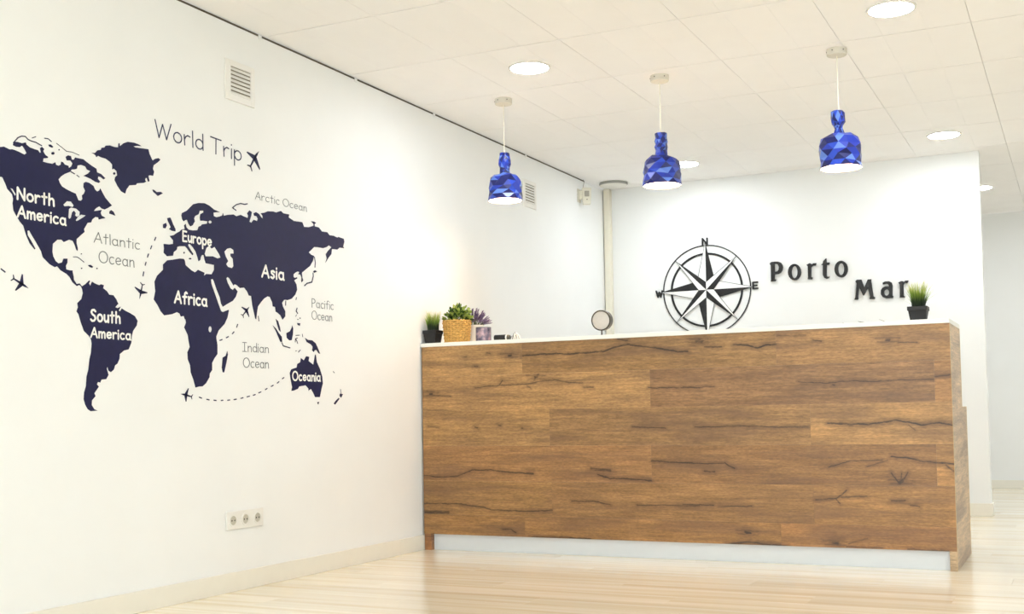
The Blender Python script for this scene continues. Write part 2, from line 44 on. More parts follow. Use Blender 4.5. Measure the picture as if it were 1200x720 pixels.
PLANES = [[(-2.829, 1.2714), (-2.899, 1.3024), (-2.8573, 1.3207), (-2.8879, 1.2583), (-2.8625, 1.2862)], [(-2.2657, 1.2782), (-2.2485, 1.3412), (-2.292, 1.3249), (-2.2211, 1.3078), (-2.2573, 1.3086)], [(-2.0236, 0.889), (-1.9532, 0.8766), (-1.975, 0.9134), (-1.9903, 0.8558), (-1.9902, 0.8841)], [(-1.5606, 1.299), (-1.6085, 1.2546), (-1.6154, 1.2941), (-1.5623, 1.2522), (-1.5812, 1.2799)], [(-1.4811, 2.0479), (-1.5479, 1.959), (-1.5703, 2.0263), (-1.475, 1.961), (-1.5147, 2.0075)]]
DASHES = [[[(-2.1711, 1.5455), (-2.1776, 1.5327)], [(-2.1947, 1.5068), (-2.2012, 1.4939)], [(-2.2137, 1.4702), (-2.2197, 1.457)], [(-2.2281, 1.4346), (-2.2326, 1.4217)], [(-2.2415, 1.3923), (-2.245, 1.376)]], [[(-1.7687, 1.1316), (-1.753, 1.1362)], [(-1.7243, 1.1458), (-1.7095, 1.152)], [(-1.6828, 1.1659), (-1.6708, 1.1756)], [(-1.6514, 1.1986), (-1.6446, 1.2116)]], [[(-1.9063, 0.8754), (-1.8909, 0.8713)], [(-1.8576, 0.8662), (-1.8419, 0.864)], [(-1.8108, 0.8626), (-1.7949, 0.8612)], [(-1.7615, 0.8616), (-1.7494, 0.8624)], [(-1.7178, 0.8626), (-1.7031, 0.8641)], [(-1.6735, 0.8658), (-1.6567, 0.8678)], [(-1.6254, 0.8715), (-1.609, 0.8747)], [(-1.5814, 0.8788), (-1.5623, 0.8821)], [(-1.5362, 0.8866), (-1.5205, 0.8899)], [(-1.4952, 0.8981), (-1.4787, 0.9027)], [(-1.446, 0.9139), (-1.4324, 0.9194)], [(-1.4012, 0.9295), (-1.3854, 0.9355)], [(-1.355, 0.9458), (-1.341, 0.9534)], [(-1.3148, 0.9679), (-1.3019, 0.9739)]], [[(-2.9509, 1.3306), (-2.9342, 1.3216)], [(-2.9879, 1.3494), (-2.9697, 1.3406)]]]
WORDS = [('World Trip', -2.1736, 1.9744, 0.5614, 0.0718), ('Arctic Ocean', -1.511, 1.8142, 0.4062, 0.0366), ('Atlantic', -2.5119, 1.4828, 0.2477, 0.0413), ('Ocean', -2.4862, 1.4059, 0.1905, 0.0455), ('Pacific', -1.0678, 1.3345, 0.1888, 0.0428), ('Ocean', -1.0687, 1.2736, 0.1757, 0.0432), ('Indian', -1.61, 1.0889, 0.1911, 0.0415), ('Ocean', -1.6058, 1.0153, 0.1861, 0.0442), ('North', -2.8808, 1.595, 0.1684, 0.0431), ('America', -2.8805, 1.5299, 0.2256, 0.0415), ('South', -2.5295, 1.1709, 0.1541, 0.0442), ('America', -2.5295, 1.1066, 0.2126, 0.0381), ('Africa', -2.0594, 1.2796, 0.2042, 0.0499), ('Europe', -2.0079, 1.5514, 0.1839, 0.0443), ('Asia', -1.4658, 1.4499, 0.1691, 0.0562), ('Oceania', -1.2334, 0.962, 0.2309, 0.0435)]
PORTO = [[[(1.3494, 1.9026), (1.3642, 1.9148), (1.3931, 1.9151), (1.416, 1.9134), (1.4359, 1.9039), (1.4468, 1.887), (1.4503, 1.8666), (1.4439, 1.8423), (1.432, 1.8275), (1.4163, 1.8188), (1.3875, 1.8173), (1.3836, 1.7818), (1.3961, 1.7752), (1.3889, 1.7642), (1.3543, 1.7636), (1.3576, 1.7778), (1.3577, 1.8876)], [(1.3869, 1.8999), (1.403, 1.8988), (1.4142, 1.8893), (1.4195, 1.8716), (1.4172, 1.8516), (1.4082, 1.839), (1.3863, 1.8365)]], [[(1.5878, 1.8209), (1.5848, 1.8016), (1.5772, 1.7846), (1.5658, 1.7715), (1.5517, 1.7635), (1.5363, 1.7614), (1.5209, 1.7655), (1.5073, 1.7754), (1.4966, 1.79), (1.49, 1.8081), (1.4881, 1.8277), (1.4911, 1.847), (1.4987, 1.8641), (1.5101, 1.8773), (1.5243, 1.8852), (1.5398, 1.8872), (1.5551, 1.883), (1.5687, 1.8731), (1.5793, 1.8584), (1.5859, 1.8404)], [(1.5612, 1.8227), (1.5597, 1.8083), (1.556, 1.7955), (1.5506, 1.7855), (1.5439, 1.7792), (1.5367, 1.7774), (1.5296, 1.7802), (1.5233, 1.7873), (1.5185, 1.798), (1.5155, 1.8113), (1.5148, 1.8259), (1.5163, 1.8403), (1.52, 1.8532), (1.5254, 1.8632), (1.5321, 1.8694), (1.5394, 1.8712), (1.5465, 1.8684), (1.5527, 1.8612), (1.5576, 1.8505), (1.5605, 1.8372)]], [[(1.6298, 1.8727), (1.6537, 1.8847), (1.6648, 1.8799), (1.6691, 1.8733), (1.6806, 1.8816), (1.704, 1.881), (1.6979, 1.8633), (1.6767, 1.8637), (1.6651, 1.8514), (1.6619, 1.7776), (1.673, 1.774), (1.667, 1.7602), (1.6362, 1.7634), (1.6395, 1.7791), (1.6391, 1.8618)]], [[(1.7398, 1.866), (1.7512, 1.8737), (1.7556, 1.8932), (1.7784, 1.9131), (1.7808, 1.88), (1.8029, 1.8784), (1.798, 1.8618), (1.7803, 1.8619), (1.7768, 1.7812), (1.7854, 1.7722), (1.7982, 1.7741), (1.7951, 1.7631), (1.7755, 1.757), (1.7592, 1.7654), (1.7498, 1.7887), (1.752, 1.8623)]], [[(1.9352, 1.8194), (1.9322, 1.8002), (1.9247, 1.7831), (1.9134, 1.77), (1.8995, 1.762), (1.8842, 1.7599), (1.8691, 1.764), (1.8556, 1.7739), (1.845, 1.7886), (1.8385, 1.8066), (1.8367, 1.8263), (1.8397, 1.8456), (1.8472, 1.8627), (1.8586, 1.8759), (1.8726, 1.8838), (1.8879, 1.8858), (1.903, 1.8816), (1.9165, 1.8717), (1.9269, 1.857), (1.9333, 1.839)], [(1.9085, 1.8213), (1.9069, 1.8075), (1.9034, 1.7952), (1.8981, 1.7856), (1.8917, 1.7796), (1.8847, 1.7779), (1.8779, 1.7806), (1.8718, 1.7874), (1.8671, 1.7977), (1.8643, 1.8104), (1.8636, 1.8244), (1.8651, 1.8382), (1.8687, 1.8506), (1.8739, 1.8602), (1.8804, 1.8661), (1.8874, 1.8678), (1.8942, 1.8651), (1.9003, 1.8583), (1.905, 1.848), (1.9078, 1.8352)]]]
MAR = [[[(1.9873, 1.7247), (1.9984, 1.7352), (2.0309, 1.7342), (2.0495, 1.6744), (2.0766, 1.7323), (2.1018, 1.7323), (2.1003, 1.7184), (2.113, 1.6065), (2.126, 1.5946), (2.1204, 1.5849), (2.0845, 1.5859), (2.0888, 1.6024), (2.0764, 1.6727), (2.0462, 1.616), (2.0381, 1.6165), (2.013, 1.6795), (2.0026, 1.6047), (2.005, 1.5934), (1.9994, 1.5853), (1.9751, 1.5879), (1.9837, 1.6058), (1.9949, 1.7086)]], [[(2.1825, 1.7009), (2.1987, 1.7092), (2.2279, 1.709), (2.246, 1.6979), (2.2522, 1.6754), (2.2483, 1.6011), (2.2561, 1.5952), (2.2505, 1.5845), (2.2029, 1.5845), (2.1793, 1.5942), (2.1667, 1.6171), (2.1675, 1.6448), (2.1787, 1.6634), (2.2003, 1.6732), (2.2257, 1.6716), (2.2219, 1.6856), (2.2115, 1.6918), (2.1955, 1.6901), (2.1822, 1.6882)], [(2.2259, 1.6262), (2.2248, 1.6191), (2.2221, 1.6128), (2.2181, 1.6079), (2.2131, 1.6049), (2.2077, 1.6041), (2.2023, 1.6056), (2.1976, 1.6092), (2.1939, 1.6145), (2.1916, 1.6211), (2.1909, 1.6284), (2.192, 1.6355), (2.1947, 1.6418), (2.1987, 1.6467), (2.2037, 1.6497), (2.2091, 1.6505), (2.2145, 1.649), (2.2193, 1.6454), (2.223, 1.6401), (2.2252, 1.6334)]], [[(2.2918, 1.6949), (2.3121, 1.7046), (2.3267, 1.7025), (2.3317, 1.6967), (2.3409, 1.7055), (2.3644, 1.7056), (2.3544, 1.6864), (2.3367, 1.6881), (2.3279, 1.6761), (2.3269, 1.5937), (2.3373, 1.5903), (2.3345, 1.5834), (2.2978, 1.5844), (2.3009, 1.598), (2.3024, 1.6804)]]]
CRACKS = [(0.6652, 1.1024, 0.7875, 1.1086, 0.0055, 0.9), (0.7875, 1.1086, 1.0058, 1.1043, 0.0055, 0.9), (1.0058, 1.1043, 1.148, 1.1107, 0.0055, 0.9), (1.148, 1.1107, 1.2324, 1.1336, 0.0055, 0.9), (1.2324, 1.1336, 1.2949, 1.1414, 0.0055, 0.9), (1.2949, 1.1414, 1.37, 1.128, 0.0055, 0.9), (1.37, 1.128, 1.4912, 1.1102, 0.0055, 0.9), (1.4912, 1.1102, 1.5708, 1.0917, 0.0055, 0.9), (1.5708, 1.0917, 1.6236, 1.0922, 0.0055, 0.9), (1.2333, 1.1741, 1.2884, 1.1612, 0.0055, 0.7), (0.5777, 1.1097, 0.5898, 1.1065, 0.0069, 0.6), (0.44, 1.1286, 0.4585, 1.1252, 0.0048, 0.6), (0.3578, 1.0556, 0.3765, 1.0522, 0.0041, 0.6), (0.2912, 1.1135, 0.307, 1.1115, 0.0041, 0.5), (1.6708, 1.1449, 1.6905, 1.1503, 0.0103, 0.8), (1.6898, 1.1444, 1.7053, 1.1412, 0.011, 0.85), (1.715, 1.1118, 1.8052, 1.1081, 0.0041, 0.7), (1.8691, 1.1155, 1.9448, 1.1111, 0.0052, 0.95), (1.9448, 1.1111, 1.9944, 1.0943, 0.0052, 0.95), (1.9944, 1.0943, 2.0383, 1.1085, 0.0052, 0.95), (2.0383, 1.1085, 2.0877, 1.1102, 0.0052, 0.95), (2.095, 1.1516, 2.2407, 1.1475, 0.0052, 0.5), (2.276, 1.1229, 2.3139, 1.1165, 0.0045, 0.7), (2.6306, 1.11, 2.6384, 1.1073, 0.009, 0.9), (2.6808, 1.0925, 2.77, 1.0911, 0.0034, 0.7), (0.3588, 0.9311, 0.5289, 0.9433, 0.0038, 0.7), (0.5289, 0.9433, 0.6801, 0.9434, 0.0038, 0.7), (0.6801, 0.9434, 0.7697, 0.9585, 0.0038, 0.7), (0.7697, 0.9585, 0.8581, 0.9641, 0.0038, 0.7), (0.8581, 0.9641, 0.9449, 0.9457, 0.0038, 0.7), (0.9449, 0.9457, 1.0238, 0.9435, 0.0038, 0.7), (0.5168, 0.9477, 0.5355, 0.9704, 0.0045, 0.7), (0.7328, 0.9689, 0.7586, 0.9952, 0.0069, 0.7), (1.0304, 0.9183, 1.0873, 0.9168, 0.0034, 0.7), (0.0637, 0.9033, 0.0751, 0.9031, 0.0069, 0.7), (0.0879, 0.8958, 0.2002, 0.8849, 0.0034, 0.6), (0.6875, 0.9364, 0.7169, 0.9154, 0.0034, 0.5), (1.4029, 0.9076, 1.4191, 0.9059, 0.0031, 0.8), (1.4191, 0.9059, 1.5529, 0.9025, 0.0031, 0.8), (1.5529, 0.9025, 1.6842, 0.9005, 0.0031, 0.8), (1.592, 0.9044, 1.7613, 0.9026, 0.0031, 0.6), (2.198, 0.9158, 2.341, 0.9059, 0.0034, 0.75), (2.341, 0.9059, 2.4584, 0.9146, 0.0034, 0.75), (2.4584, 0.9146, 2.5732, 0.9079, 0.0034, 0.75), (2.5732, 0.9079, 2.6864, 0.9118, 0.0034, 0.75), (2.6864, 0.9118, 2.8413, 0.9097, 0.0034, 0.75), (2.3643, 0.8968, 2.3737, 0.8954, 0.0041, 0.7), (2.8473, 0.9246, 2.9127, 0.9307, 0.0055, 0.7), (0.3549, 0.7077, 0.3735, 0.7048, 0.0045, 0.7), (0.5064, 0.7171, 0.5216, 0.7142, 0.0045, 0.7), (0.6485, 0.7006, 0.6575, 0.6992, 0.0045, 0.7), (0.0446, 0.7165, 0.1172, 0.7046, 0.0034, 0.4), (1.3054, 0.7005, 1.4945, 0.6908, 0.0031, 0.7), (1.6524, 0.6947, 1.8834, 0.6972, 0.0031, 0.75), (1.8834, 0.6972, 2.07, 0.6916, 0.0031, 0.75), (2.07, 0.6916, 2.2396, 0.6886, 0.0031, 0.75), (2.3353, 0.708, 2.4288, 0.7009, 0.0045, 0.95), (2.4288, 0.7009, 2.5441, 0.7008, 0.0045, 0.95), (2.5441, 0.7008, 2.6579, 0.717, 0.0045, 0.95), (2.6579, 0.717, 2.7467, 0.7031, 0.0045, 0.95), (2.7467, 0.7031, 2.7795, 0.6923, 0.0045, 0.95), (2.7795, 0.6923, 2.8566, 0.7041, 0.0045, 0.95), (2.8566, 0.7041, 2.9211, 0.6895, 0.0045, 0.95), (2.7187, 0.6941, 2.7456, 0.6683, 0.0031, 0.6), (2.394, 0.7073, 2.4518, 0.6947, 0.0076, 0.5), (0.0076, 0.4298, 0.1286, 0.4196, 0.0045, 0.8), (0.1286, 0.4196, 0.2402, 0.4288, 0.0045, 0.8), (0.2402, 0.4288, 0.335, 0.4639, 0.0045, 0.8), (0.335, 0.4639, 0.4435, 0.4646, 0.0045, 0.8), (0.4435, 0.4646, 0.5805, 0.4518, 0.0045, 0.8), (0.5805, 0.4518, 0.7152, 0.446, 0.0045, 0.8), (0.6781, 0.4498, 0.7151, 0.4433, 0.0069, 0.8), (1.0635, 0.4746, 1.1756, 0.4648, 0.009, 0.7), (1.1051, 0.4422, 1.1747, 0.4233, 0.0045, 0.85), (1.1747, 0.4233, 1.2715, 0.4216, 0.0045, 0.85), (1.2715, 0.4216, 1.4074, 0.4126, 0.0045, 0.85), (1.4099, 0.5174, 1.5168, 0.5125, 0.0034, 0.9), (1.5168, 0.5125, 1.6742, 0.5054, 0.0034, 0.9), (1.5822, 0.5071, 1.7064, 0.5035, 0.0038, 0.85), (1.7064, 0.5035, 1.8084, 0.5091, 0.0038, 0.85), (1.8084, 0.5091, 1.8282, 0.4947, 0.0038, 0.85), (1.8282, 0.4947, 1.8587, 0.4804, 0.0038, 0.85), (1.6985, 0.4637, 1.7531, 0.464, 0.0048, 0.7), (2.3332, 0.4904, 2.4454, 0.5198, 0.0031, 0.8), (2.4454, 0.5198, 2.591, 0.5226, 0.0031, 0.8), (2.5177, 0.4913, 2.6149, 0.5227, 0.0031, 0.6), (2.6334, 0.5413, 2.7102, 0.5352, 0.0045, 0.9), (2.7102, 0.5352, 2.7683, 0.5193, 0.0045, 0.9), (2.7683, 0.5193, 2.9178, 0.5076, 0.0045, 0.9), (2.8834, 0.5014, 2.9144, 0.4713, 0.0055, 0.8), (2.6309, 0.4609, 2.6652, 0.418, 0.0045, 0.85), (2.6687, 0.4144, 2.6809, 0.4268, 0.0103, 0.8), (2.7081, 0.4676, 2.6806, 0.4182, 0.0041, 0.7), (2.6784, 0.4612, 2.6753, 0.4366, 0.0034, 0.7), (0.0133, 0.2686, 0.2375, 0.27, 0.0041, 0.8), (0.2375, 0.27, 0.3935, 0.2523, 0.0041, 0.8), (0.3935, 0.2523, 0.4549, 0.24, 0.0041, 0.8), (0.4549, 0.24, 0.6665, 0.2363, 0.0041, 0.8), (0.6665, 0.2363, 0.8288, 0.245, 0.0041, 0.8), (0.0125, 0.2168, 0.1733, 0.2189, 0.011, 0.8), (0.9457, 0.2974, 1.102, 0.2975, 0.0034, 0.8), (1.102, 0.2975, 1.1715, 0.2806, 0.0034, 0.8), (1.323, 0.2835, 1.6687, 0.285, 0.0041, 0.65), (1.5769, 0.292, 1.7418, 0.2898, 0.0034, 0.75), (1.7688, 0.2851, 1.9427, 0.2884, 0.0034, 0.75), (2.2658, 0.3264, 2.366, 0.3369, 0.0045, 0.8), (2.366, 0.3369, 2.4165, 0.374, 0.0045, 0.8), (2.3659, 0.3331, 2.3837, 0.3083, 0.0041, 0.75), (2.3909, 0.3423, 2.5133, 0.348, 0.0041, 0.6), (2.6268, 0.3288, 2.692, 0.3299, 0.0041, 0.75), (2.7149, 0.3082, 2.7556, 0.3029, 0.0041, 0.75), (0.5216, 0.1331, 0.5746, 0.1346, 0.0034, 0.8), (0.5746, 0.1346, 0.6043, 0.1153, 0.0034, 0.8), (0.6934, 0.0912, 0.8695, 0.0993, 0.0045, 0.7), (0.8695, 0.0993, 1.0553, 0.0959, 0.0045, 0.7), (1.9061, 0.1564, 1.9324, 0.152, 0.0076, 0.9), (1.8043, 0.0907, 1.9246, 0.109, 0.0052, 0.85), (1.9246, 0.109, 1.977, 0.1004, 0.0052, 0.85), (1.977, 0.1004, 2.1066, 0.0919, 0.0052, 0.85), (2.3472, 0.1189, 2.3656, 0.1145, 0.011, 0.9), (2.4211, 0.1151, 2.5071, 0.1428, 0.0041, 0.5), (2.4083, 0.0997, 2.5781, 0.1006, 0.0034, 0.7), (2.6965, 0.0974, 2.8816, 0.0943, 0.0034, 0.7)]

# ------------------------------------------------------------------ materials
def new_mat(name):
    m = bpy.data.materials.new(name); m.use_nodes = True
    return m, m.node_tree, m.node_tree.nodes['Principled BSDF']
def lin(c):
    return tuple((v / 12.92 if v <= 0.04045 else ((v + 0.055) / 1.055) ** 2.4) for v in [x / 255 for x in c]) + (1,)
def N(nt, typ, **kw):
    n = nt.nodes.new(typ)
    for k, v in kw.items(): setattr(n, k, v)
    return n
def plain(name, rgb, rough=0.5, metal=0.0, noise=0.0, nscale=20, bump=0.0, bscale=200, spec=0.5):
    m, nt, b = new_mat(name)
    c = lin(rgb)
    b.inputs['Base Color'].default_value = c
    b.inputs['Roughness'].default_value = rough; b.inputs['Metallic'].default_value = metal
    b.inputs['Specular IOR Level'].default_value = spec
    tc = N(nt, 'ShaderNodeNewGeometry')
    if noise:
        n = N(nt, 'ShaderNodeTexNoise'); n.inputs['Scale'].default_value = nscale; n.inputs['Detail'].default_value = 4
        nt.links.new(tc.outputs['Position'], n.inputs['Vector'])
        r = N(nt, 'ShaderNodeValToRGB')
        r.color_ramp.elements[0].position = .3; r.color_ramp.elements[1].position = .7
        r.color_ramp.elements[0].color = tuple(max(0, v * (1 - noise)) for v in c[:3]) + (1,)
        r.color_ramp.elements[1].color = tuple(min(1, v * (1 + noise)) for v in c[:3]) + (1,)
        nt.links.new(n.outputs['Fac'], r.inputs['Fac']); nt.links.new(r.outputs['Color'], b.inputs['Base Color'])
    if bump:
        n = N(nt, 'ShaderNodeTexNoise'); n.inputs['Scale'].default_value = bscale; n.inputs['Detail'].default_value = 3
        nt.links.new(tc.outputs['Position'], n.inputs['Vector'])
        bp = N(nt, 'ShaderNodeBump'); bp.inputs['Strength'].default_value = bump; bp.inputs['Distance'].default_value = .002
        nt.links.new(n.outputs['Fac'], bp.inputs['Height']); nt.links.new(bp.outputs['Normal'], b.inputs['Normal'])
    return m
def emissive(name, rgb, strength):
    m, nt, b = new_mat(name)
    b.inputs['Base Color'].default_value = (.8, .8, .8, 1)
    b.inputs['Emission Color'].default_value = lin(rgb); b.inputs['Emission Strength'].default_value = strength
    return m

M_WALL = plain('wall_paint', (242, 243, 240), .75, noise=.012, nscale=3, bump=.12, bscale=260)
M_CEIL = plain('ceiling_tile_paint', (253, 251, 248), .8, noise=.015, nscale=4, bump=.15, bscale=300)
M_BASE = plain('baseboard_paint', (238, 234, 220), .45, noise=.01)
M_DARK = plain('gap_shade_dark', (84, 74, 56), .7)  # dark tone painted for the shade in the wall-ceiling gap
M_NAVY = plain('navy_vinyl', (22, 24, 64), .55, noise=.08, nscale=30, spec=.3)
M_TITLE = plain('title_vinyl', (52, 56, 86), .6, spec=.3)
M_GREYV = plain('grey_vinyl', (120, 124, 124), .6)
M_WHITEV = plain('cut_out_lettering', (248, 247, 240), .7)
M_BLACK = plain('black_acrylic', (16, 16, 18), .4, noise=.05)
M_WHITEP = plain('white_acrylic', (240, 240, 236), .5)
M_WHITE = plain('white_plastic', (236, 234, 226), .4)
M_LACQ = plain('white_laminate', (226, 230, 232), .3, noise=.01)
M_CREAM = plain('cream_conduit', (234, 229, 210), .45, noise=.02)
M_GREYP = plain('grey_plastic', (150, 150, 142), .5)
M_SOCK = plain('socket_recess', (196, 192, 176), .5)
M_SENSOR = plain('sensor_plastic', (226, 222, 204), .45)
M_LENS = plain('sensor_lens', (165, 160, 146), .35)
M_EDGE = plain('pale_edge_band', (214, 190, 138), .5, noise=.05)
M_STEEL = plain('dark_steel', (78, 74, 64), .35, .7)
M_MIRROR = plain('satin_disc', (196, 192, 184), .4, .0, noise=.04, nscale=60)
M_POT = plain('black_pot', (24, 24, 26), .6, noise=.1)
M_WPOT = plain('white_ceramic', (240, 234, 222), .35)
M_SOIL = plain('dark_soil', (34, 24, 16), .9, noise=.3, nscale=150)
M_CORD = plain('white_cord', (232, 226, 206), .5)
M_LEDS = emissive('led_diffuser', (238, 245, 255), LED)
M_BULB = emissive('warm_bulb', (255, 214, 172), BULB)
M_SHADE_IN = plain('white_shade_lining', (244, 238, 228), .7)
M_CANOPY = plain('canopy_enamel', (214, 210, 196), .5)
M_VENTB = plain('vent_backing', (128, 120, 100), .7)
M_TOP = plain('cream_white_top', (240, 239, 230), .35)
M_SCREW = plain('tiny_screw', (70, 66, 60), .4, .6)
M_LEAFD = plain('dark_leaf', (52, 84, 26), .55, noise=.35, nscale=90)
M_LEAFL = plain('bright_leaf', (152, 170, 76), .55, noise=.25, nscale=90)
M_LAV = plain('lavender_bloom', (132, 108, 146), .7, noise=.3, nscale=120)
M_STEM = plain('grey_green_stem', (96, 104, 70), .7)
M_WICK = plain('wicker', (206, 160, 84), .7, noise=.22, nscale=120, bump=.4, bscale=300)
M_PAPER = plain('printed_paper', (96, 84, 72), .6)
M_ORN = plain('ornament_white', (232, 228, 218), .3)
M_SKYGLASS = plain('fill_window_glass', (240, 244, 244), .02)
_b = M_SKYGLASS.node_tree.nodes['Principled BSDF']; _b.inputs['Transmission Weight'].default_value = 1; _b.inputs['IOR'].default_value = 1.01
BLUES = [plain('royal_blue_facet', (26, 50, 156), .35, noise=.08), plain('shaded_blue_facet', (14, 24, 92), .35, noise=.08),
         plain('lit_blue_facet', (90, 124, 204), .35, noise=.06), plain('half_lit_blue_facet', (36, 70, 182), .35, noise=.08)]  # one blue paper in lit and shaded tones, mixed at random over the facets

def grass_mat():
    m, nt, b = new_mat('grass_blade')
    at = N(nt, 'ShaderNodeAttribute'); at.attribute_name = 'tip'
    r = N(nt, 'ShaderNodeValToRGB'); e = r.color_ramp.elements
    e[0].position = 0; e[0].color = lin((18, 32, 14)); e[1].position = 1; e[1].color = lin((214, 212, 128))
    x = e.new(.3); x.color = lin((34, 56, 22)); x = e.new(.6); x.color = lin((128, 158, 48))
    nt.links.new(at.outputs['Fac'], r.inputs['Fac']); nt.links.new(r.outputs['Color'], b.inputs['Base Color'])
    b.inputs['Roughness'].default_value = .5
    return m
M_GRASS = grass_mat()

def floor_mat():
    m, nt, b = new_mat('cream_streaked_floor')
    g = N(nt, 'ShaderNodeNewGeometry'); oi = N(nt, 'ShaderNodeObjectInfo')
    ad = N(nt, 'ShaderNodeVectorMath', operation='MULTIPLY_ADD')
    cm = N(nt, 'ShaderNodeCombineXYZ')
    nt.links.new(oi.outputs['Random'], cm.inputs[0]); nt.links.new(oi.outputs['Random'], cm.inputs[2])
    nt.links.new(cm.outputs[0], ad.inputs[0]); ad.inputs[1].default_value = (17, 0, 9); nt.links.new(g.outputs['Position'], ad.inputs[2])
    mp = N(nt, 'ShaderNodeMapping'); mp.inputs['Scale'].default_value = (.6, 17, 1)
    nt.links.new(ad.outputs[0], mp.inputs['Vector'])
    n = N(nt, 'ShaderNodeTexNoise'); n.inputs['Scale'].default_value = 1.0; n.inputs['Detail'].default_value = 5; n.inputs['Roughness'].default_value = .55; n.inputs['Distortion'].default_value = .5
    nt.links.new(mp.outputs[0], n.inputs['Vector'])
    r = N(nt, 'ShaderNodeValToRGB'); e = r.color_ramp.elements
    e[0].position = .28; e[0].color = lin((230, 211, 177)); e[1].position = .62; e[1].color = lin((251, 241, 219))
    x = e.new(.45); x.color = lin((243, 229, 201))
    nt.links.new(n.outputs['Fac'], r.inputs['Fac'])
    hs = N(nt, 'ShaderNodeHueSaturation')
    mr = N(nt, 'ShaderNodeMapRange'); mr.inputs[3].default_value = .95; mr.inputs[4].default_value = 1.04
    nt.links.new(oi.outputs['Random'], mr.inputs[0]); nt.links.new(mr.outputs[0], hs.inputs['Value'])
    nt.links.new(r.outputs['Color'], hs.inputs['Color']); nt.links.new(hs.outputs['Color'], b.inputs['Base Color'])
    b.inputs['Roughness'].default_value = .24; b.inputs['Specular IOR Level'].default_value = .6
    b.inputs['Coat Weight'].default_value = .5; b.inputs['Coat Roughness'].default_value = .12
    return m
M_FLOOR = floor_mat()

# wood laminate: grain stretched along the board, tone from the board's own colour, and the cracks of its row
def seg_group():
    g = bpy.data.node_groups.new('grain_crack', 'ShaderNodeTree')
    I = g.interface
    for nm, t in (('P', 'NodeSocketVector'), ('A', 'NodeSocketVector'), ('AB', 'NodeSocketVector'), ('ABn', 'NodeSocketVector'), ('W', 'NodeSocketFloat'), ('K', 'NodeSocketFloat'), ('Prev', 'NodeSocketFloat')):
        I.new_socket(name=nm, in_out='INPUT', socket_type=t)
    I.new_socket(name='V', in_out='OUTPUT', socket_type='NodeSocketFloat')
    gi = g.nodes.new('NodeGroupInput'); go = g.nodes.new('NodeGroupOutput')
    L = g.links.new
    s = N(g, 'ShaderNodeVectorMath', operation='SUBTRACT'); L(gi.outputs['P'], s.inputs[0]); L(gi.outputs['A'], s.inputs[1])
    d = N(g, 'ShaderNodeVectorMath', operation='DOT_PRODUCT'); L(s.outputs[0], d.inputs[0]); L(gi.outputs['ABn'], d.inputs[1])
    c = N(g, 'ShaderNodeClamp'); L(d.outputs['Value'], c.inputs[0])
    sc = N(g, 'ShaderNodeVectorMath', operation='SCALE'); L(gi.outputs['AB'], sc.inputs[0]); L(c.outputs[0], sc.inputs['Scale'])
    s2 = N(g, 'ShaderNodeVectorMath', operation='SUBTRACT'); L(s.outputs[0], s2.inputs[0]); L(sc.outputs[0], s2.inputs[1])
    ln = N(g, 'ShaderNodeVectorMath', operation='LENGTH'); L(s2.outputs[0], ln.inputs[0])
    mr = N(g, 'ShaderNodeMapRange', interpolation_type='SMOOTHERSTEP'); L(ln.outputs['Value'], mr.inputs[0]); mr.inputs[1].default_value = 0
    L(gi.outputs['W'], mr.inputs[2]); L(gi.outputs['K'], mr.inputs[3]); mr.inputs[4].default_value = 0
    mx = N(g, 'ShaderNodeMath', operation='MAXIMUM'); L(mr.outputs[0], mx.inputs[0]); L(gi.outputs['Prev'], mx.inputs[1])
    L(mx.outputs[0], go.inputs['V'])
    return g
SEG = seg_group()
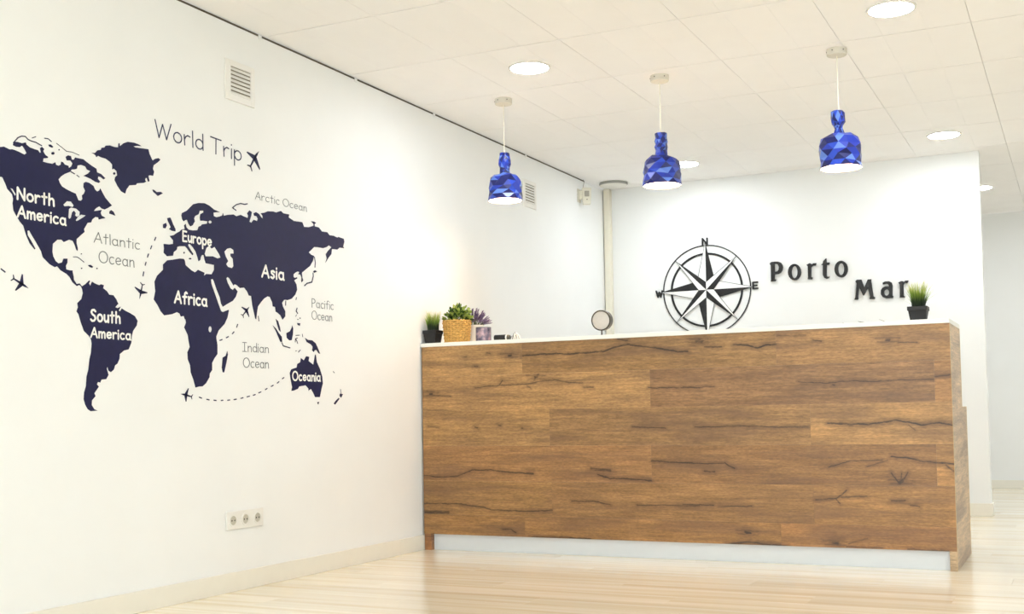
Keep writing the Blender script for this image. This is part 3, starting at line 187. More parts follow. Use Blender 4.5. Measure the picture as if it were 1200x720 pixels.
def wood_mat(name, segs, axis='xz'):
    m, nt, b = new_mat(name); L = nt.links.new
    g = N(nt, 'ShaderNodeNewGeometry'); oi = N(nt, 'ShaderNodeObjectInfo')
    off = N(nt, 'ShaderNodeCombineXYZ'); L(oi.outputs['Random'], off.inputs[0]); L(oi.outputs['Random'], off.inputs[1])
    ad = N(nt, 'ShaderNodeVectorMath', operation='MULTIPLY_ADD'); L(off.outputs[0], ad.inputs[0]); ad.inputs[1].default_value = (13, 7, 0); L(g.outputs['Position'], ad.inputs[2])
    def noise(scale, detail, rough, dist=0.0, src=ad.outputs[0]):
        mp = N(nt, 'ShaderNodeMapping'); mp.inputs['Scale'].default_value = scale; L(src, mp.inputs['Vector'])
        n = N(nt, 'ShaderNodeTexNoise'); n.inputs['Scale'].default_value = 1; n.inputs['Detail'].default_value = detail; n.inputs['Roughness'].default_value = rough; n.inputs['Distortion'].default_value = dist
        L(mp.outputs[0], n.inputs['Vector']); return n.outputs['Fac']
    broad = noise((1.6, 1.6, 14), 3, .55, .6)
    fine = noise((7, 7, 105), 5, .72)
    grit = noise((48, 48, 170), 2, .6)
    brk = noise((14, 14, 60), 4, .7)
    mottle = noise((7, 7, 11), 3, .6)
    def ramp(src, a, b_, va, vb):
        mr = N(nt, 'ShaderNodeMapRange'); L(src, mr.inputs[0]); mr.inputs[1].default_value = a; mr.inputs[2].default_value = b_; mr.inputs[3].default_value = va; mr.inputs[4].default_value = vb; return mr.outputs[0]
    def mul(x, y):
        q = N(nt, 'ShaderNodeMath', operation='MULTIPLY'); L(x, q.inputs[0]); L(y, q.inputs[1]); return q.outputs[0]
    med = noise((3.2, 3.2, 46), 4, .62, .4)
    v = mul(ramp(med, .3, .7, .84, 1.16), mul(mul(ramp(broad, .3, .7, .72, 1.24), ramp(fine, .3, .7, .72, 1.26)), mul(ramp(grit, .3, .7, .78, 1.24), ramp(mottle, .3, .7, .9, 1.08))))
    sc = N(nt, 'ShaderNodeVectorMath', operation='SCALE'); L(oi.outputs['Color'], sc.inputs[0]); L(v, sc.inputs['Scale'])
    # shift towards a greyer brown in the broad dark bands
    mixg = N(nt, 'ShaderNodeMix', data_type='RGBA'); L(sc.outputs[0], mixg.inputs[6]); mixg.inputs[7].default_value = lin((128, 96, 72)); L(ramp(broad, .3, .52, .45, 0), mixg.inputs[0])
    col = mixg.outputs[2]
    if segs:
        wob = N(nt, 'ShaderNodeTexNoise'); wob.inputs['Scale'].default_value = 22; wob.inputs['Detail'].default_value = 5; wob.inputs['Roughness'].default_value = .65
        L(g.outputs['Position'], wob.inputs['Vector'])
        w2 = N(nt, 'ShaderNodeVectorMath', operation='SUBTRACT'); L(wob.outputs['Color'], w2.inputs[0]); w2.inputs[1].default_value = (.5, .5, .5)
        w3 = N(nt, 'ShaderNodeVectorMath', operation='MULTIPLY_ADD'); L(w2.outputs[0], w3.inputs[0]); w3.inputs[1].default_value = (.012, 0, .016); L(g.outputs['Position'], w3.inputs[2])
        fl = N(nt, 'ShaderNodeVectorMath', operation='MULTIPLY'); L(w3.outputs[0], fl.inputs[0]); fl.inputs[1].default_value = (1, 0, 1)
        for halo in (1, 0):
            prev = None
            for x0, z0, x1, z1, w, k in segs:
                q = N(nt, 'ShaderNodeGroup'); q.node_tree = SEG
                A = Vector((x0, 0, z0)); AB = Vector((x1 - x0, 0, z1 - z0))
                L(fl.outputs[0], q.inputs['P']); q.inputs['A'].default_value = A; q.inputs['AB'].default_value = AB
                q.inputs['ABn'].default_value = AB / max(AB.length_squared, 1e-9)
                q.inputs['W'].default_value = w * (1.45 if not halo else 7); q.inputs['K'].default_value = k if not halo else k * .5
                if prev: L(prev, q.inputs['Prev'])
                prev = q.outputs[0]
            mx = N(nt, 'ShaderNodeMix', data_type='RGBA'); L(col, mx.inputs[6]); mx.inputs[7].default_value = lin((38, 26, 22) if not halo else (84, 60, 44))
            L(mul(prev, ramp(brk, .34, .5, .5, 1.0)), mx.inputs[0]); col = mx.outputs[2]
    L(col, b.inputs['Base Color'])
    b.inputs['Roughness'].default_value = .42; b.inputs['Specular IOR Level'].default_value = .5
    bp = N(nt, 'ShaderNodeBump'); bp.inputs['Strength'].default_value = .25; bp.inputs['Distance'].default_value = .001
    L(fine, bp.inputs['Height']); L(bp.outputs['Normal'], b.inputs['Normal'])
    return m
ROWZ = [1.178, 1.002, .803, .601, .401, .207, .093]
M_ROWS = []
KNOTS = []                                # each knot gets a dark eye and grain that streams past it
for x0, z0, x1, z1, w, k in CRACKS:
    if abs(x1 - x0) < .03 and w > .0068:
        xm, zm = (x0 + x1) / 2, (z0 + z1) / 2
        KNOTS += [(xm - .007, zm, xm + .007, zm, .008, .9), (xm - .06, zm + .009, xm, zm + .011, .0035, .45), (xm, zm + .011, xm + .055, zm + .006, .0035, .45), (xm - .05, zm - .008, xm + .05, zm - .010, .0035, .4)]
CRACKS = CRACKS + KNOTS
for i in range(6):
    s = [c for c in CRACKS if ROWZ[i + 1] <= (c[1] + c[3]) / 2 < ROWZ[i] + (.03 if i == 0 else 0)]
    M_ROWS.append(wood_mat('oak_laminate', s))
M_SIDE = wood_mat('oak_laminate_side', [])

# ------------------------------------------------------------------ mesh helpers
class MB:
    def __init__(s): s.v = []; s.f = []; s.mi = []; s.sm = False
    def add(s, vs, fs, mi=0):
        o = len(s.v); s.v += [tuple(v) for v in vs]; s.f += [tuple(i + o for i in f) for f in fs]; s.mi += [mi] * len(fs); return s
    def box(s, x0, x1, y0, y1, z0, z1, mi=0):
        return s.add([(x0, y0, z0), (x1, y0, z0), (x1, y1, z0), (x0, y1, z0), (x0, y0, z1), (x1, y0, z1), (x1, y1, z1), (x0, y1, z1)],
                     [(0, 3, 2, 1), (4, 5, 6, 7), (0, 1, 5, 4), (1, 2, 6, 5), (2, 3, 7, 6), (3, 0, 4, 7)], mi)
    def lathe(s, prof, n=32, c=(0, 0, 0), mi=0, cap=True, sq=None):
        vs = []
        for r, z in prof:
            for k in range(n):
                a = 2 * PI * k / n + (PI / n if n == 4 else 0)
                vs.append((c[0] + r * math.cos(a), c[1] + r * math.sin(a), c[2] + z))
        fs = []
        for j in range(len(prof) - 1):
            for k in range(n):
                fs.append((j * n + k, j * n + (k + 1) % n, (j + 1) * n + (k + 1) % n, (j + 1) * n + k))
        if cap:
            fs.append(tuple(range(n))[::-1]); fs.append(tuple(range((len(prof) - 1) * n, len(prof) * n)))
        return s.add(vs, fs, mi)
    def tube(s, pts, r, n=8, mi=0):
        pts = [Vector(p) for p in pts]; rs = r if isinstance(r, (list, tuple)) else [r] * len(pts)
        vs = []; up = None
        for i, p in enumerate(pts):
            t = (pts[min(i + 1, len(pts) - 1)] - pts[max(i - 1, 0)]).normalized()
            a = Vector((0, 0, 1)) if abs(t.z) < .9 else Vector((1, 0, 0))
            u = t.cross(a).normalized(); w = t.cross(u).normalized()
            for k in range(n):
                q = 2 * PI * k / n; vs.append(p + (u * math.cos(q) + w * math.sin(q)) * rs[i])
        fs = []
        for j in range(len(pts) - 1):
            for k in range(n): fs.append((j * n + k, j * n + (k + 1) % n, (j + 1) * n + (k + 1) % n, (j + 1) * n + k))
        fs.append(tuple(range(n))[::-1]); fs.append(tuple(range((len(pts) - 1) * n, len(pts) * n)))
        return s.add(vs, fs, mi)
    def mesh(s, name, mats, smooth=False):
        me = bpy.data.meshes.new(name); me.from_pydata(s.v, [], s.f)
        for m in (mats if isinstance(mats, (list, tuple)) else [mats]): me.materials.append(m)
        if len(set(s.mi)) > 1: me.polygons.foreach_set('material_index', s.mi)
        bm = bmesh.new(); bm.from_mesh(me); bmesh.ops.recalc_face_normals(bm, faces=bm.faces); bm.to_mesh(me); bm.free()
        if smooth:
            me.polygons.foreach_set('use_smooth', [True] * len(me.polygons)); me.set_sharp_from_angle(angle=math.radians(35))
        me.update(); return me
    def build(s, name, mats, parent=None, smooth=False, bevel=0, seg=2):
        return put(name, s.mesh(name, mats, smooth), parent, bevel, seg)
def put(name, me, parent=None, bevel=0, seg=2):
    o = bpy.data.objects.new(name, me); COL.objects.link(o)
    if parent: attach(o, parent)
    if bevel:
        md = o.modifiers.new('bevel', 'BEVEL'); md.width = bevel; md.segments = seg; md.limit_method = 'ANGLE'; md.harden_normals = False
    return o
def attach(o, parent):
    o.parent = parent
    if parent.type == 'EMPTY' or parent.location.length: o.matrix_parent_inverse = Matrix.Translation(parent.location).inverted()
def thing(name, loc, label, cat, group=None):
    o = bpy.data.objects.new(name, None); COL.objects.link(o); o.location = loc; o.empty_display_size = .05
    return tag(o, label, cat, group)
def tag(o, label, cat, group=None):
    o['label'] = label; o['category'] = cat
    if group: o['group'] = group
    return o
def struct(o, label=None):
    o['kind'] = 'structure'
    if label: o['label'] = label
    return o

# flat cut-outs: outline (with holes) in a wall's own two coordinates, given real thickness
def cutout(name, loops, to3, thick, mat, parent, nrm):
    """loops: [outer, hole, ...] of 2-D points; to3 maps (u, v) to the wall; nrm points out of the wall"""
    cu_ = bpy.data.curves.new('outline', 'CURVE'); cu_.dimensions = '2D'; cu_.fill_mode = 'BOTH'
    for lp in loops:
        sp = cu_.splines.new('POLY'); sp.points.add(len(lp) - 1)
        for i, (u, v) in enumerate(lp): sp.points[i].co = (u, v, 0, 1)
        sp.use_cyclic_u = True
    co = bpy.data.objects.new('outline', cu_); COL.objects.link(co)
    me0 = bpy.data.meshes.new_from_object(co.evaluated_get(bpy.context.evaluated_depsgraph_get()))
    bpy.data.objects.remove(co); bpy.data.curves.remove(cu_)
    bm = bmesh.new(); bm.from_mesh(me0); bpy.data.meshes.remove(me0)
    bmesh.ops.remove_doubles(bm, verts=bm.verts, dist=1e-6)
    nrm = Vector(nrm)
    r = bmesh.ops.extrude_face_region(bm, geom=list(bm.faces))
    tops = {g for g in r['geom'] if isinstance(g, bmesh.types.BMVert)}
    for v in bm.verts:
        p = Vector(to3(v.co.x, v.co.y)); v.co = p + nrm * thick if v in tops else p
    bmesh.ops.recalc_face_normals(bm, faces=bm.faces)
    me = bpy.data.meshes.new(name); bm.to_mesh(me); bm.free(); me.materials.append(mat)
    return put(name, me, parent)
def stroke_poly(pts, w, close=False):
    """quads and round joints of a pen line in 2-D -> (verts, faces)"""
    V = []; F = []
    n = len(pts)
    rng = range(n if close else n - 1)
    for i in rng:
        ax, ay = pts[i]; bx, by = pts[(i + 1) % n]
        dx, dy = bx - ax, by - ay; l = math.hypot(dx, dy) or 1e-9
        px, py = -dy / l * w / 2, dx / l * w / 2
        o = len(V); V += [(ax + px, ay + py), (ax - px, ay - py), (bx - px, by - py), (bx + px, by + py)]; F.append((o, o + 1, o + 2, o + 3))
    for x, y in pts:
        o = len(V); V += [(x + w / 2 * math.cos(a * PI / 4), y + w / 2 * math.sin(a * PI / 4)) for a in range(8)]; F.append(tuple(range(o, o + 8)))
    return V, F
def slab2(mb, V, F, to3, nrm, z0, t):
    nrm = Vector(nrm)
    for q, f in enumerate(F):
        a = [Vector(to3(*V[i])) + nrm * (z0 + q * 1.2e-5) for i in f]; b = [p + nrm * t for p in a]; k = len(f)
        mb.add(a + b, [tuple(range(k))[::-1], tuple(range(k, 2 * k))] + [(i, (i + 1) % k, k + (i + 1) % k, k + i) for i in range(k)])
LW = lambda u, v: (0.0004, u, v); LN = (1, 0, 0)        # left wall: u runs along y, v is height
YB = 3.0251
BWL = lambda u, v: (u, YB - .0004, v); BN = (0, -1, 0)       # back wall

# ------------------------------------------------------------------ setting
H = 2.6106; XR = 6.6; YF = -8.4; YFAR = 6.04; XE = 2.869
fl = struct(MB().box(-.15, XR + .15, YF - .15, YFAR + .15, -.12, -.006).build('floor', M_FLOOR))
bw, bl = .2, 1.4; gap = .0006; cnt = 0; rest = MB(); meshes = {}
nrow = int((YFAR - YF) / bw) + 1
for r in range(nrow):
    y1 = YFAR - r * bw; y0 = max(y1 - bw, YF)
    if y1 - y0 < .01: continue
    x = -((r * .53) % bl)
    while x < XR:
        a, b_ = max(x, 0), min(x + bl, XR)
        if b_ - a > .02:
            if y0 > -2.1 and a < 4.6:
                key = (round(b_ - a, 3), round(y1 - y0, 3))
                if key not in meshes:
                    meshes[key] = MB().box(0, b_ - a - gap, 0, y1 - y0 - gap, -.006, 0).mesh('floor_board', M_FLOOR)
                o = put('floor_board', meshes[key]); o.location = (a, y0, 0); o.parent = fl; cnt += 1
            else: rest.box(a, b_ - gap, y0, y1 - gap, -.006, 0)
        x += bl
o = rest.build('floor_board_field', M_FLOOR); o.parent = fl; o['kind'] = 'stuff'

ce = struct(MB().box(-.15, XR + .15, YF - .15, YFAR + .15, H + .02, H + .12).build('ceiling', M_CEIL))
tw, tl = .61, .7215; meshes = {}
def tile_mesh(w, l):
    mb = MB(); t = .0015
    mb.box(0, w, 0, l, t, .0195)
    for k in range(3):
        a, b_ = k * tw / 3, min((k + 1) * tw / 3, w)
        if b_ - a > .004: mb.box(a + .00035, b_ - .00035, .0, l, 0, t)
    return mb.mesh('ceiling_tile', M_CEIL)
y = .01 - 12 * tl
while y < YFAR:
    y0, y1 = max(y, YF), min(y + tl, YFAR)
    if y1 - y0 > .02:
        x = .012
        while x < XR:
            w = min(tw, XR - x); key = (round(w, 3), round(y1 - y0, 3))
            if key not in meshes: meshes[key] = tile_mesh(w - .0016, y1 - y0 - .0065)
            o = put('ceiling_tile', meshes[key]); o.location = (x, y0, H); o.parent = ce
            x += tw
    y += tl

struct(MB().box(-.15, 0, YF, YFAR, 0, H - .009).build('wall_left', M_WALL))
struct(MB().box(0, XE, YB, YB + .12, 0, H).build('wall_back', M_WALL))
struct(MB().box(-.15, XR + .15, YFAR, YFAR + .15, 0, H).build('wall_far', M_WALL))
struct(MB().box(XR, XR + .15, YF, YFAR, 0, H).build('wall_right', M_WALL))
wf = MB()
wf.box(-.15, .7, YF - .15, YF, 0, H).box(6.1, XR + .15, YF - .15, YF, 0, H).box(.7, 6.1, YF - .15, YF, 0, .25).box(.7, 6.1, YF - .15, YF, 2.35, H)
struct(wf.build('wall_front', M_WALL))
wn = MB()
for x in (.7, 2.03, 3.38, 4.73, 6.04): wn.box(x, x + .06, YF - .1, YF - .04, .25, 2.35)
for z in (.25, 2.29): wn.box(.7, 6.1, YF - .1, YF - .04, z, z + .06)
wd = struct(wn.build('added_fill_window', M_GREYP))  # unseen window, added to let fill daylight in
for k in range(4):
    MB().box(.76 + k * 1.345, 2.03 + k * 1.345, YF - .075, YF - .069, .31, 2.29).build('pane', M_SKYGLASS, wd)

struct(MB().box(0, .014, YF, .0, 0, .086).box(0, .014, 0.78, YB, 0, .086).build('baseboard_left', M_BASE, bevel=.002))
struct(MB().box(.014, XE + .012, YB - .014, YB, 0, .09).box(XE, XE + .012, YB, YB + .12, 0, .09).build('baseboard_back', M_BASE, bevel=.002))
struct(MB().box(0, XR, YFAR - .014, YFAR, 0, .08).build('baseboard_far', M_BASE, bevel=.002))
# dark strip standing in for shade in the wall-ceiling gap, bridged by plaster dabs
tr = struct(MB().box(-.02, .002, YF, 2.58, H - .009, H - .0005).build('gap_shade_strip', M_DARK))
db = MB()
for yy in (-1.47, -.65, .2, 1.5): db.box(0, .004, yy - .012, yy + .012, H - .02, H - .001)
db.build('plaster_dab', M_WALL, tr)

# ------------------------------------------------------------------ world map on the left wall
wm = thing('world_map_decal', (0, -1.2, 1.2), 'dark navy world map sticker with white continent names on the left wall', 'wall decal')
T1 = .0012
am = cutout('landmass', AMERICAS, LW, T1, M_NAVY, wm, LN); am['label'] = 'navy Americas landmass'
ea = cutout('landmass', EURAFRICA, LW, T1, M_NAVY, wm, LN); ea['label'] = 'navy landmass of Europe, Africa and Asia'
for lp in ISLES: cutout('island', [lp], LW, T1, M_NAVY, wm, LN)
for lp, w in ISLE_LINES:
    mb = MB(); V, F = stroke_poly(lp, w); slab2(mb, V, F, LW, LN, 0, T1); mb.build('island', M_NAVY, wm)
def pl(fl_):
    mb = MB(); nose, tail, wa, wb_, c = [Vector(p) for p in fl_]
    fus = (nose - tail); L = fus.length; d = fus / L; n = Vector((-d.y, d.x)); w = L * .055
    def quad(*ps): slab2(mb, [tuple(p) for p in ps], [tuple(range(len(ps)))], LW, LN, 0, T1)
    quad(nose, c + d * L * .22 + n * w, c - d * L * .12 + n * w, tail + n * w * .5, tail - n * w * .5, c - d * L * .12 - n * w, c + d * L * .22 - n * w)
    for tip in (wa, wb_):
        s = 1 if (tip - c).dot(n) > 0 else -1
        r1, r2 = c + d * L * .16, c - d * L * .1
        quad(*([r1, tip + d * L * .03, tip - d * L * .03, r2][::1 if s > 0 else -1]))
        v = (tip - c) * .36; b0 = tail + d * L * .1
        quad(*([b0, tail + v + d * L * .02, tail + v - d * L * .03, tail + d * L * .02][::1 if s > 0 else -1]))
    return mb
PLN = ['navy airplane sticker at the far left, off the coast of North America', 'navy airplane sticker at the lower end of the Atlantic dashes', 'navy airplane sticker below the southern tip of Africa',
       'navy airplane sticker between Africa and India', 'navy airplane sticker right after the World Trip heading']
for fl_, lab in zip(PLANES, PLN):
    tag(pl(fl_).build('airplane_decal', M_NAVY), lab, 'wall decal', 'airplane stickers on the world map')
DLN = ['short dashed flight route curving down beside the words Atlantic Ocean', 'short dashed flight route rising from east Africa to the small airplane', 'long dashed flight route from southern Africa to Oceania', 'dash trail behind the airplane sticker at the far left']
for g, lab in zip(DASHES, DLN):
    t = thing('dashed_route_decal', (0, g[0][0][0], g[0][0][1]), lab, 'wall decal', 'dashed routes on the world map')
    for s_ in g:
        mb = MB(); V, F = stroke_poly(s_, .0052); slab2(mb, V, F, LW, LN, 0, T1); mb.build('dash', M_TITLE, t)

def arc(cx, cy, rx, ry, a0, a1, n=12):
    return [(cx + rx * math.cos(math.radians(a0 + (a1 - a0) * i / n)), cy + ry * math.sin(math.radians(a0 + (a1 - a0) * i / n))) for i in range(n + 1)]
GL = {
 'W': (1.0, [[(0, 1), (.25, 0), (.47, .85), (.72, 0), (1.0, 1)]]), 'o': (.52, [arc(.26, .32, .26, .31, 90, 450)]),
 'r': (.38, [[(0, .63), (.03, 0)], [(.02, .35), (.1, .53), (.23, .63), (.38, .58)]]), 'l': (.04, [[(0, 1), (.02, 0)]]),
 'd': (.5, [arc(.25, .31, .25, .3, 20, 340), [(.48, 1), (.5, 0)]]), 'T': (.75, [[(0, 1), (.75, .96)], [(.38, .98), (.37, 0)]]),
 'i': (.05, [[(.02, .62), (.02, 0)], [(.02, .86), (.02, .9)]]), 'p': (.52, [[(.02, .62), (.02, -.38)], arc(.27, .32, .25, .3, 160, -160)]),
 'A': (.7, [[(0, 0), (.4, 1), (.7, 0)], [(.13, .35), (.6, .33)]]), 'c': (.46, [arc(.27, .32, .26, .31, 50, 310)]),
 't': (.42, [[(.2, .95), (.2, 0)], [(0, .63), (.42, .65)]]), 'O': (.84, [arc(.42, .5, .42, .5, 90, 450, 18)]),
 'e': (.52, [[(.03, .3), (.5, .37)] + arc(.27, .33, .25, .3, 15, 320)]), 'a': (.56, [arc(.26, .31, .25, .3, 30, 340), [(.49, .6), (.49, .08), (.56, 0)]]),
 'n': (.46, [[(.02, .62), (.02, 0)], [(.02, .4), (.15, .58), (.3, .62), (.42, .5), (.45, 0)]]), 'P': (.56, [[(.03, 0), (.03, 1), (.32, 1), (.53, .86), (.52, .64), (.32, .5), (.03, .46)]]),
 'f': (.42, [[(.45, .92), (.33, 1), (.22, .9), (.18, .6), (.18, 0)], [(0, .58), (.4, .6)]]), 'I': (.5, [[(0, 1), (.5, 1)], [(.25, 1), (.25, 0)], [(0, 0), (.5, 0)]]),
 'N': (.62, [[(0, 0), (0, 1), (.6, 0), (.6, 1)]]), 'h': (.46, [[(.02, 1), (.02, 0)], [(.02, .4), (.15, .58), (.3, .62), (.42, .5), (.45, 0)]]),
 'm': (.68, [[(.02, .62), (.02, 0)], [(.02, .42), (.12, .58), (.24, .62), (.33, .5), (.34, 0)], [(.34, .42), (.45, .58), (.56, .62), (.66, .5), (.68, 0)]]),
 'S': (.52, [[(.5, .87), (.35, 1), (.15, .96), (.05, .78), (.17, .6), (.42, .45), (.5, .24), (.36, .04), (.15, 0), (0, .12)]]),
 'u': (.46, [[(.02, .62), (.03, .2), (.15, .02), (.3, .05), (.43, .25)], [(.44, .62), (.46, 0)]]), 'E': (.52, [[(.5, .97), (.03, 1), (.03, 0), (.52, .02)], [(.03, .52), (.45, .53)]]),
 's': (.4, [[(.4, .55), (.25, .63), (.08, .57), (.1, .42), (.32, .3), (.38, .15), (.22, 0), (.02, .08)]])}
def word(s, y0, z0, wid, cap, pen, mat, z_off, parent, thick=T1):
    pos = []; x = 0; g = .17 if pen < .1 else .21
    for ch in s:
        if ch == ' ': x += .35; continue
        pos.append((ch, x)); x += GL[ch][0] + g
    tot = x - g; sx = wid / tot
    for ch, xx in pos:
        mb = MB()
        for st in GL[ch][1]:
            V, F = stroke_poly([(y0 + (xx + a) * sx, z0 + b * cap) for a, b in st], pen * cap)
            slab2(mb, V, F, LW, LN, z_off, thick)
        mb.build('letter', mat, parent)
OC = {2: 'grey handwritten word Atlantic between the Americas and Africa', 4: 'grey handwritten words Pacific Ocean right of Asia', 6: 'grey handwritten words Indian Ocean below India'}
cur = None
for i, (s, y0, z0, wid, cap) in enumerate(WORDS):
    if i == 0:
        t = thing('title_lettering_decal', (0, y0, z0), 'dark handwritten World Trip heading above the map on the left wall', 'wall lettering')
        word(s, y0, z0, wid, cap, .075, M_TITLE, 0, t)
    elif i < 8:
        if i == 1: cur = thing('ocean_name_decal', (0, y0, z0), 'grey handwritten words Arctic Ocean above the top of Asia', 'wall lettering', 'ocean names on the map')
        elif i in OC: cur = thing('ocean_name_decal', (0, y0, z0), {2: 'grey handwritten words Atlantic Ocean between the Americas and Africa'}.get(i, OC[i]), 'wall lettering', 'ocean names on the map')
        word(s, y0, z0, wid, cap, .078, M_GREYV, 0, cur)
    else:
        word(s, y0, z0, wid, cap, .19, M_WHITEV, T1, wm, .0008)

# ------------------------------------------------------------------ vents, socket, sensor, conduit on the left wall
def vent(y0, y1, z0, z1, label):
    t = thing('wall_vent', (0, (y0 + y1) / 2, z0), label, 'vent', 'louvred vents high on the left wall')
    iy0, iy1, iz0, iz1 = y0 + .037, y1 - .027, z0 + .03, z1 - .027
    f = MB().box(0, .008, y0, iy0, z0, z1).box(0, .008, iy1, y1, z0, z1).box(0, .008, iy0, iy1, z0, iz0).box(0, .008, iy0, iy1, iz1, z1)
    f.build('frame', M_WHITE, t, bevel=.0015)
    MB().box(.0005, .0015, iy0, iy1, iz0, iz1).build('back_plate', M_VENTB, t)
    n = 7; p = (iz1 - iz0) / n
    for k in range(n):
        a = iz0 + k * p
        mb = MB(); mb.add([(.0078, iy0, a), (.0078, iy1, a), (.0078, iy0, a + p * .22), (.0078, iy1, a + p * .22), (.0022, iy0, a + p * .82), (.0022, iy1, a + p * .82), (.0016, iy0, a + p * .6), (.0016, iy1, a + p * .6)],
                         [(0, 1, 3, 2), (2, 3, 5, 4), (4, 5, 7, 6), (6, 7, 1, 0), (0, 2, 4, 6), (1, 7, 5, 3)])
        mb.build('slat', M_WHITE, t)
vent(-1.727, -1.518, 2.245, 2.433, 'white louvred wall vent high above the World Trip heading')
vent(1.435, 1.655, 2.238, 2.432, 'white louvred wall vent partly hidden behind the leftmost pendant lamp')

so = thing('triple_socket', (0, -1.607, .277), 'white triple wall socket low on the left wall', 'socket')
MB().box(0, .009, -1.737, -1.476, .277, .360).build('cover_plate', M_WHITE, so, bevel=.003)
for k in range(3):
    cy = -1.693 + k * .0865; cz = .3185
    def ring(r0, r1, x0, x1, n=24):
        mb = MB(); vs = []
        for r, x in ((r0, x0), (r1, x0), (r1, x1), (r0, x1)):
            vs += [(x, cy + r * math.cos(2 * PI * i / n), cz + r * math.sin(2 * PI * i / n)) for i in range(n)]
        fs = [(j * n + i, j * n + (i + 1) % n, ((j + 1) % 4) * n + (i + 1) % n, ((j + 1) % 4) * n + i) for j in range(4) for i in range(n)]
        return mb.add(vs, fs)
    e = ring(.0215, .029, .009, .0115).build('socket_ring', M_WHITE, so, smooth=True)
    d_ = MB(); n = 24
    d_.add([(.0093, cy + .021 * math.cos(2 * PI * i / n), cz + .021 * math.sin(2 * PI * i / n)) for i in range(n)] + [(.009, cy + .021 * math.cos(2 * PI * i / n), cz + .021 * math.sin(2 * PI * i / n)) for i in range(n)],
           [tuple(range(n)), tuple(range(n, 2 * n))[::-1]] + [(i, (i + 1) % n, n + (i + 1) % n, n + i) for i in range(n)])
    w = d_.build('socket_well', M_SOCK, so)
    hl = MB()
    for s_ in (-1, 1): hl.tube([(.0094, cy + s_ * .0095, cz), (.0105, cy + s_ * .0095, cz)], .0036, 10)
    hl.build('pin_hole', M_STEEL, w)

sn = thing('motion_sensor', (0, 2.5, 2.40), 'small cream motion sensor on a bracket high on the left wall by the corner', 'sensor')
MB().box(0, .006, 2.43, 2.49, 2.42, 2.525).box(.006, .035, 2.45, 2.475, 2.44, 2.51).build('bracket', M_SENSOR, sn, bevel=.002)
def rotbox(c, hx, hy, hz, ang, taper=1.0):
    ca, sa = math.cos(ang), math.sin(ang); vs = []
    for z, k in ((-hz, taper), (hz, 1)):
        for x, y in ((-hx, -hy), (hx, -hy), (hx, hy), (-hx, hy)):
            x *= k; vs.append((c[0] + x * ca - y * sa, c[1] + x * sa + y * ca, c[2] + z))
    return vs, [(0, 3, 2, 1), (4, 5, 6, 7), (0, 1, 5, 4), (1, 2, 6, 5), (2, 3, 7, 6), (3, 0, 4, 7)]
sa_ = math.radians(28)
MB().add(*rotbox((.055, 2.49, 2.468), .037, .021, .066, sa_, .82)).build('housing', M_SENSOR, sn, bevel=.005)
MB().add(*rotbox((.0665, 2.4695, 2.485), .018, .004, .022, sa_)).build('lens', M_LENS, sn, bevel=.002)
MB().add(*rotbox((.0655, 2.4716, 2.44), .004, .003, .003, sa_)).build('indicator', M_STEEL, sn)
MB().tube([(.012, 2.53, H - .001), (.02, 2.53, 2.59), (.016, 2.52, 2.56), (.022, 2.50, 2.525)], .0022).build('cable', M_GREYP, sn, smooth=True)

cd = struct(MB().box(.006, .062, YB - .062, YB - .004, .09, H - .004).build('trim_2', M_CREAM, bevel=.008, seg=3))

# ------------------------------------------------------------------ reception counter
CW = 2.9195; HC = 1.2; D1 = .50; D2 = .74; HD = .777
ct = thing('reception_counter', (CW / 2, .3, 0), 'long reception counter with oak plank front and white top', 'counter')
LIGHT, MID, DARKW = (196, 154, 106), (180, 137, 94), (166, 124, 88)
PL = [[(0.012, .66, (163, 125, 78)), (.66, 2.088, (147, 111, 67)), (2.088, 2.9183, (156, 117, 72))],
      [(0.012, 1.412, (164, 125, 78)), (1.412, 2.843, (140, 104, 67)), (2.843, 2.9183, (160, 117, 71))],
      [(0.012, .822, (163, 124, 76)), (.822, 2.25, (147, 111, 69)), (2.25, 2.9183, (165, 125, 77))],
      [(0.012, 1.41, (160, 117, 71)), (1.41, 2.84, (145, 106, 64)), (2.84, 2.9183, (165, 122, 72))],
      [(0.012, .829, (153, 114, 67)), (.829, 2.256, (147, 109, 66)), (2.256, 2.9183, (163, 120, 70))],
      [(0.012, .66, (153, 112, 65)), (.66, 2.088, (156, 114, 67)), (2.088, 2.9183, (159, 114, 68))]]
for r, row in enumerate(PL):
    z1, z0 = ROWZ[r], ROWZ[r + 1]
    for x0, x1, c in row:
        o = MB().box(x0 + .0002, x1 - .0002, 0, .019, z0 + .0002, z1 - .0002).build('plank', M_ROWS[r], ct)
        o.color = lin(c)
MB().box(.017, 2.884, .0192, .03, .093, 1.178).build('backing_board', M_SIDE, ct).color = lin(MID)
def side(x0, x1, mat, name, foot=False):
    vs = []
    y_ = .0194; prof = [(y_ if not foot else 0, 0), (D2, 0), (D2, HD), (D1, HD), (D1, 1.178), (y_, 1.178)] + ([(y_, .0928), (0, .0928)] if foot else [])
    for x in (x0, x1): vs += [(x, y, z) for y, z in prof]
    k = len(prof); fs = [tuple(range(k))[::-1], tuple(range(k, 2 * k))] + [(i, (i + 1) % k, k + (i + 1) % k, k + i) for i in range(k)]
    o = MB().add(vs, fs).build(name, mat, ct); o.color = lin((190, 162, 126)); return o  # paler than the planks: grazing reflection of the white room put into the colour
rs = side(2.885, 2.9185, M_SIDE, 'side_panel', True)
ls = side(.003, .0165, M_SIDE, 'side_panel')
MB().box(.0165, .058, .0, .035, 0, .0928).build('foot', M_SIDE, ct).color = lin((150, 104, 64))
